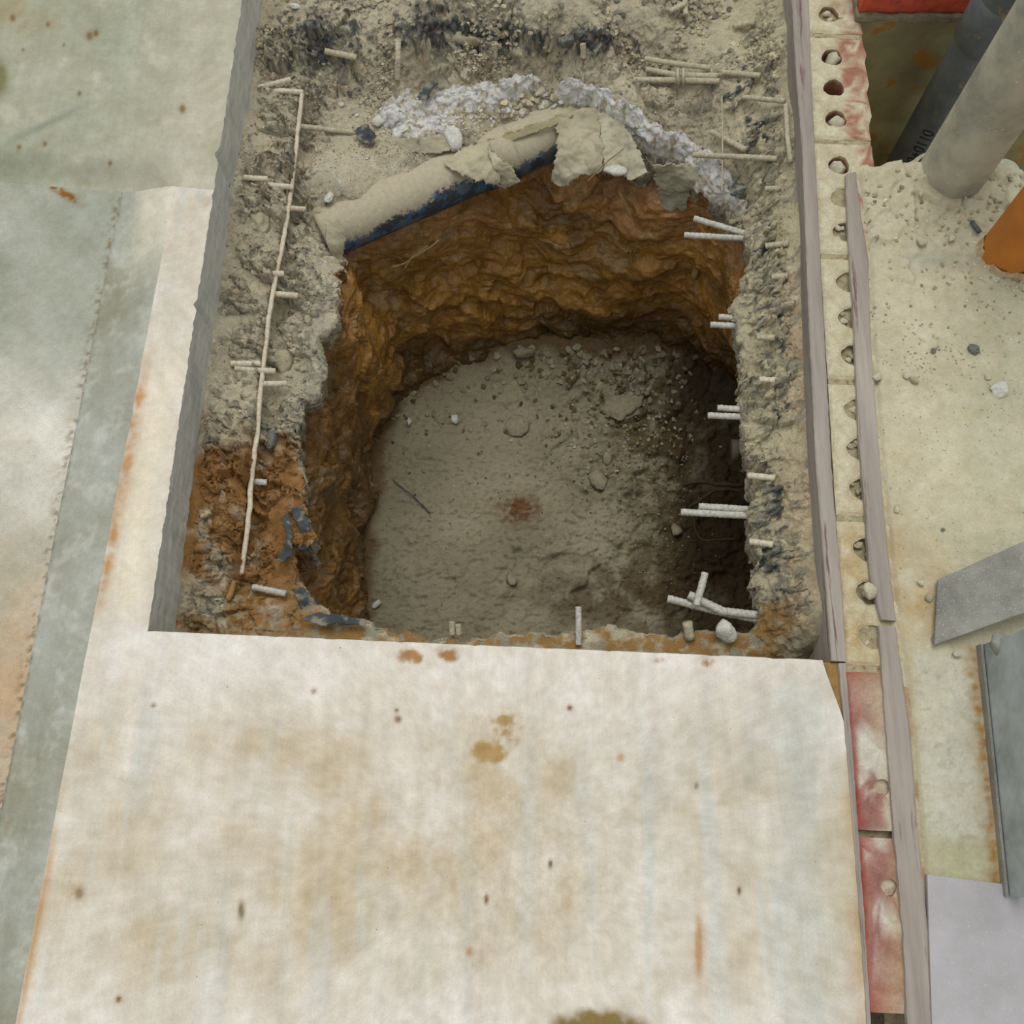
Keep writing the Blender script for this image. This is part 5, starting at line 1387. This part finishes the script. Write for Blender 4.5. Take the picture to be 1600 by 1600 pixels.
# ---- single stones and chunks
rock('foam_chunk', 'upright white foam chunk leaning above the buried pipe', 'chunk', on(708, 222, .008), 0.026, M['white'], 41, (0.85, 1.15, 0.55), rz=0.15, rough=0.18, tilt=(0.5, 0))
rock('foam_chunk', 'white chunk on the sheet at the far pit edge', 'chunk', P(961, 268, -.212), 0.022, M['white'], 42, (1.2, 0.7, 0.55), rz=-0.1, rough=0.25)
rock('foam_chunk', 'pale jagged chunk at the front right corner of the pit', 'chunk', on(1130, 988, .004), 0.026, M['white'], 43, (0.85, 0.85, 0.85), rough=0.45, facets=7)
rock('foam_chunk', 'bright white foam piece on the dusty right floor', 'chunk', P(1562, 607, .007), 0.019, M['white'], 44, (0.9, 1.1, 0.6), rough=0.3)
rock('foam_chunk', 'small white piece on the left ledge beside the pipe end', 'chunk', on(514, 308, .006), 0.013, M['white'], 45, (1.2, 0.8, 0.5), rough=0.3)
rock('foam_chunk', 'small white piece left of the crumbly layer', 'chunk', on(590, 190, .01), 0.014, M['white'], 46, (0.9, 1.0, 0.6), rough=0.3)
rock('foam_chunk', 'white fleck at the top of the left ledge', 'chunk', on(461, 12, .012), 0.010, M['white'], 47, (0.8, 1.3, 0.6), rough=0.3)
rock('boulder', 'dark blue grey stone in the middle of the tar ridge', 'stone', on(890, 62, -.004), 0.030, M['stone_dark'], 48, (1.05, 0.75, 0.6), rough=0.3, sink=0.42)
rock('boulder', 'long dusty stone lying along the tar ridge', 'stone', on(728, 62, -.002), 0.034, M['stone'], 49, (1.2, 0.55, 0.5), rz=0.1, rough=0.3, sink=0.42)
rock('boulder', 'rounded dusty stone above the tied rebar bundle', 'stone', on(790, 48, -.002), 0.024, M['stone'], 50, (1.2, 0.7, 0.5), rz=0.2, rough=0.3, sink=0.42)
rock('boulder', 'grey rounded block on the left ledge by the long rod', 'stone', on(446, 560, -.01), 0.030, M['stone'], 51, (0.75, 1.3, 0.7), rz=0.2, rough=0.25, sink=0.42)
rock('boulder', 'grey stone wedge above the brown clay on the left ledge', 'stone', on(425, 685, .0), 0.020, M['stone_dark'], 52, (0.7, 1.3, 0.6), rz=-0.4, rough=0.3, sink=0.42)
rock('clay_lump', 'big brown clay lump on the left ledge', 'clay', on(345, 790, -.02), 0.052, M['mud'], 53, (0.75, 1.25, 0.6), rz=0.2, rough=0.45, sub=4, facets=3)
rock('boulder', 'dusty block beside the rebar stub on the left ledge', 'stone', on(378, 500, -.014), 0.040, M['stone'], 54, (0.8, 1.1, 0.55), rz=0.1, rough=0.35, sub=4, sink=0.42)
rock('boulder', 'dusty block above the hooked rebar', 'stone', on(398, 345, -.014), 0.040, M['stone'], 55, (0.85, 1.2, 0.5), rz=0.2, rough=0.35, sub=4, sink=0.42)
rock('boulder', 'dusty block in the top of the left ledge', 'stone', on(436, 195, -.012), 0.034, M['stone'], 56, (0.75, 1.2, 0.5), rz=0.1, rough=0.35, sub=4, sink=0.42)
# stones on the pit floor
M['pitstone'] = mottled('pit_stone', L(160, 152, 128), L(136, 128, 106), 90, 0.92, L(110, 100, 78), 180, 0.64, ((250, 0.7, 0.003), (800, 0.5, 0.001)))
rock('pit_stone', 'flat grey stone on the pit floor', 'stone', pit(808, 668), 0.036, M['pitstone'], 57, (1.0, 0.8, 0.35), rz=0.4, rough=0.3)
rock('pit_chip', 'left white chip on the pit floor', 'chip', pit(639, 659, .004), 0.011, M['white'], 58, (0.75, 1.15, 0.5), rz=0.1)
rock('pit_chip', 'right white chip on the pit floor', 'chip', pit(711, 655, .004), 0.013, M['white'], 59, (0.9, 1.1, 0.5), rz=0.3)
rock('pit_stone', 'small stone at the foot of the far wall', 'stone', pit(820, 552, .004), 0.024, M['pitstone'], 60, (1.4, 0.6, 0.5), rz=0.0)
rock('pit_stone', 'pale stone in the right half of the pit floor', 'stone', pit(950, 716, .004), 0.020, M['pitstone'], 62, (0.9, 0.9, 0.5))
rock('pit_stone', 'pale stone at the dark right end of the pit floor', 'stone', pit(1056, 828, .004), 0.018, M['pitstone'], 63, (0.9, 0.9, 0.5))
rock('pit_stone', 'flat chip in the front half of the pit floor', 'stone', pit(798, 904, .003), 0.018, M['pitstone'], 64, (1.2, 0.7, 0.3))
rock('pit_stone', 'broad flat clod right of the pit centre', 'stone', pit(968, 640, .002), 0.050, M['pitstone'], 65, (1.2, 0.7, 0.25), rz=0.4, sub=4)
rock('pit_stone', 'clod near the dusty ridge on the pit floor', 'stone', pit(938, 752, .002), 0.030, M['pitstone'], 66, (1.0, 0.8, 0.3))
rock('pit_chip', 'white chip near the front left of the pit floor', 'chip', pit(588, 944, .004), 0.011, M['white'], 67, (1.2, 0.8, 0.5))
# stones on the right floor
for n_, (lab, x, y, s_, mt) in enumerate((('dark oval pebble on the dusty right floor', 1521, 546, .011, 'stone_dark'), ('small grey pebble left of the dark oval one', 1458, 549, .006, 'stone_dark'),
        ('tan pebble beside the bright white foam piece', 1544, 590, .007, 'stone_pale'), ('pale pebble near the right strip in the middle', 1416, 588, .008, 'stone_pale'),
        ('grey pebble below the pale one near the strip', 1428, 594, .008, 'stone'), ('pale pebble against the right strip', 1370, 590, .010, 'stone_pale'),
        ('pale pebble just left of the metal channel', 1439, 911, .006, 'stone_pale'), ('grey chip left of the metal channel corner', 1452, 935, .008, 'stone'),
        ('dusty lump below the thick grey pipe', 1440, 378, .010, 'stone_pale'), ('dusty lump left of the orange pipe', 1486, 374, .009, 'stone_pale'),
        ('black pebble above the metal channel', 1473, 828, .004, 'stone_dark'), ('pale chunk sticking up at the broken strip end', 1356, 922, .016, 'stone_pale'),
        ('small pebble beside the channel clip', 1495, 1022, .008, 'stone_pale'), ('round pebble on the floor above the broken strip', 1400, 796, .007, 'stone_pale'))):
    rock('pebble', lab, 'pebble', P(x, y, .008), s_, M[mt], 110 + n_, (1.0, 0.85, 0.65), sub=2 if s_ < .009 else 3)
bar('dark metal pin lying on the floor by the orange pipe', rz((1518, 346, .016), (1531, 363, .016)), .0042, 'tar', False, 'pin')

# ---- roots, cables and the stub in the hollow
bar('wooden stake hanging at the far right wall of the pit', rz((1111, 312, -.30), (1098, 372, -.40), (1085, 434, -.50)), .0085, 'root', False, 'stake')
def wallz(x, y, z): return P(x, y, z)
bar('pale forked root on the far clay wall below the pipe', rz((612, 418, -.37), (640, 406, -.365), (665, 392, -.355), (686, 375, -.335)), .0022, 'root', False, 'root', 6, 0.004)
bar('finer root crossing the pale forked root', rz((632, 420, -.37), (645, 400, -.36), (668, 384, -.345)), .0014, 'root', False, 'root', 6, 0.003)
bar('pale root splitting the clay below the white chunk', rz((966, 295, -.30), (974, 315, -.32), (986, 338, -.345)), .0030, 'root', False, 'root', 6, 0.003)
bar('curled root at the upper left rim of the pit', rz((533, 488, -.27), (540, 505, -.29), (541, 522, -.32)), .0022, 'root', False, 'root', 6, 0.003)
bar('thin dark twig on the left half of the pit floor', [pit(615, 750, .006), pit(645, 775, .008), pit(673, 802, .006)], .0016, 'tar', False, 'twig', 6, 0.003)
bar('thin straw from the far sheet to the clay', rz((918, 284, -.225), (945, 255, -.185), (975, 232, -.17)), .0014, 'root', False, 'straw', 6)
M['cable'] = mottled('muddy_cable', L(82, 70, 50), L(60, 50, 38), 60, 0.8)
bar('upper muddy cable in the dark hollow on the right', rz((1066, 758, -.74), (1100, 752, -.72), (1150, 760, -.70), (1200, 752, -.68)), .006, 'cable', False, 'cable', 8, 0.006)
bar('lower muddy cable in the dark hollow on the right', rz((1076, 795, -.75), (1100, 775, -.72), (1140, 764, -.70), (1200, 762, -.68)), .0045, 'cable', False, 'cable', 8, 0.006)
bar('looped thin cable below the right rebars', rz((1086, 800, -.72), (1084, 825, -.74), (1098, 845, -.75), (1150, 842, -.74)), .003, 'cable', False, 'cable', 8, 0.004)
g = empty('pipe_stub', tuple(P(1165, 703, -.60))); tag(g, 'short grey pipe end in the dark hollow on the right', 'pipe')
M['stubgrey'] = mottled('grey_stub', L(130, 126, 112), L(104, 100, 88), 30, 0.8)
link('pipe_body', tube_mesh('pipe_body', [(-0.03, 0, 0), (0.03, 0, 0), (0.12, 0, 0.0)], 0.022, 28), M['stubgrey'], g)
link('pipe_rim', tube_mesh('pipe_rim', [(-0.032, 0, 0), (-0.024, 0, 0), (-0.016, 0, 0)], 0.0245, 28), M['stubgrey'], g)

# ---- small loose rubble, too fine to pick apart
def crumbs(name, label, pts, smin, smax, mat, seed, cat='rubble'):
    rng = np.random.RandomState(seed)
    bm = bmesh.new(); bmesh.ops.create_icosphere(bm, subdivisions=1, radius=1.0)
    bv = np.array([v_.co[:] for v_ in bm.verts]); bf = np.array([[v_.index for v_ in f_.verts] for f_ in bm.faces]); bm.free()
    n = len(pts); nv = len(bv)
    size = smin + (smax - smin) * rng.rand(n) ** 2.5
    sc = np.stack((0.7 + 0.6 * rng.rand(n), 0.7 + 0.6 * rng.rand(n), 0.45 + 0.5 * rng.rand(n)), 1)
    jit = 1 + 0.28 * rng.randn(n, nv, 1)
    a = rng.rand(n) * 6.283; ca, sa = np.cos(a), np.sin(a)
    v_ = bv[None] * np.clip(jit, 0.5, 1.5) * sc[:, None, :] * size[:, None, None]
    x = v_[..., 0] * ca[:, None] - v_[..., 1] * sa[:, None]; y = v_[..., 0] * sa[:, None] + v_[..., 1] * ca[:, None]
    W = np.stack((x + pts[:, None, 0], y + pts[:, None, 1], v_[..., 2] + pts[:, None, 2] + 0.2 * size[:, None]), -1).reshape(-1, 3)
    F_ = (bf[None] + (np.arange(n) * nv)[:, None, None]).reshape(-1, 3)
    tone = (0.8 + 0.4 * rng.rand(n))[:, None]
    pal = np.array([lin(c_) for c_ in mat[1]]); cc = pal[rng.randint(0, len(pal), n)] * tone
    o = link(name, npmesh(name, W, F_, np.repeat(cc, nv, 0), smooth=False), M[mat[0]])
    tag(o, label, cat, kind='stuff')
    return o
def sample(G, mask, n, seed):
    rng = np.random.RandomState(seed)
    w = mask.reshape(-1); w = w / w.sum()
    i = rng.choice(len(w), n, p=w)
    return np.stack((G[0].reshape(-1)[i], G[1].reshape(-1)[i], G[2].reshape(-1)[i]), 1)
okm = (TERR[3] < -0.008) & (Yg > yfront(Xg) + 0.005) & (Yg < 1.75)
cl = np.clip(fbm(Xg, Yg, 9, 3, 951) + 0.15, 0, 1) ** 1.5
zone = 0.25 + gauss(gpx, gpy, 840, 90, 170, 25) + gauss(gpx, gpy, 1040, 180, 80, 50) + 0.7 * gauss(gpx, gpy, 580, 130, 70, 60) + 0.6 * sst(480, 430, gpx) * sst(880, 700, gpy)
crumbs('ledge_rubble', 'fine beige rubble strewn over the broken ledge', sample(TERR, okm * cl * zone * (1 - sst(640, 700, gpy)), 3400, 1), 0.0015, 0.0085, ('rubble', [(190, 180, 154), (172, 164, 142), (200, 190, 166), (130, 128, 118), (182, 170, 144)]), 1)
wz = np.clip(gauss(gpx, gpy, 660, 195, 55, 28) + 0.5 * gauss(gpx, gpy, 590, 290, 60, 50) + 0.35 * gauss(gpx, gpy, 520, 400, 22, 80) + 0.5 * gauss(gpx, gpy, 1000, 250, 60, 30) + 0.2 * gauss(gpx, gpy, 780, 170, 90, 20), 0, 1)
crumbs('white_crumbs', 'white and cream crumbs fallen from the crumbly layer', sample(TERR, okm * wz, 1300, 2), 0.001, 0.008, ('lime', [(224, 220, 212), (212, 200, 170), (200, 190, 160), (228, 226, 220)]), 2)
pz = (PITG[3] > 0.0) * np.clip(0.12 + gauss(fpx, fpy, 970, 680, 80, 150) + 0.8 * gauss(fpx, fpy, 1040, 800, 60, 160) + 0.4 * gauss(fpx, fpy, 900, 580, 130, 30) + 0.3 * gauss(fpx, fpy, 960, 920, 120, 50), 0, 1) * (0.1 + 0.9 * sst(1110, 1040, fpx))
crumbs('pit_rubble', 'fine grey clods strewn over the pit floor', sample(PITG, pz, 1500, 3), 0.0015, 0.010, ('pitfloor', [(158, 150, 126), (142, 134, 110), (110, 92, 62), (166, 158, 136)]), 3)
rz_ = (RFG[4] > 270) * (RFG[4] < 1000) * np.clip(0.15 + np.clip(fbm(RFG[0], RFG[1], 8, 3, 961), 0, 1) + gauss(RFG[3], RFG[4], 1440, 580, 60, 30), 0, 2) * (RFG[3] < 1640)
crumbs('floor_grit', 'fine grit on the dusty right floor', sample(RFG, rz_, 900, 4), 0.0010, 0.0045, ('dust', [(200, 194, 172), (180, 170, 144), (160, 152, 130), (210, 206, 190)]), 4)
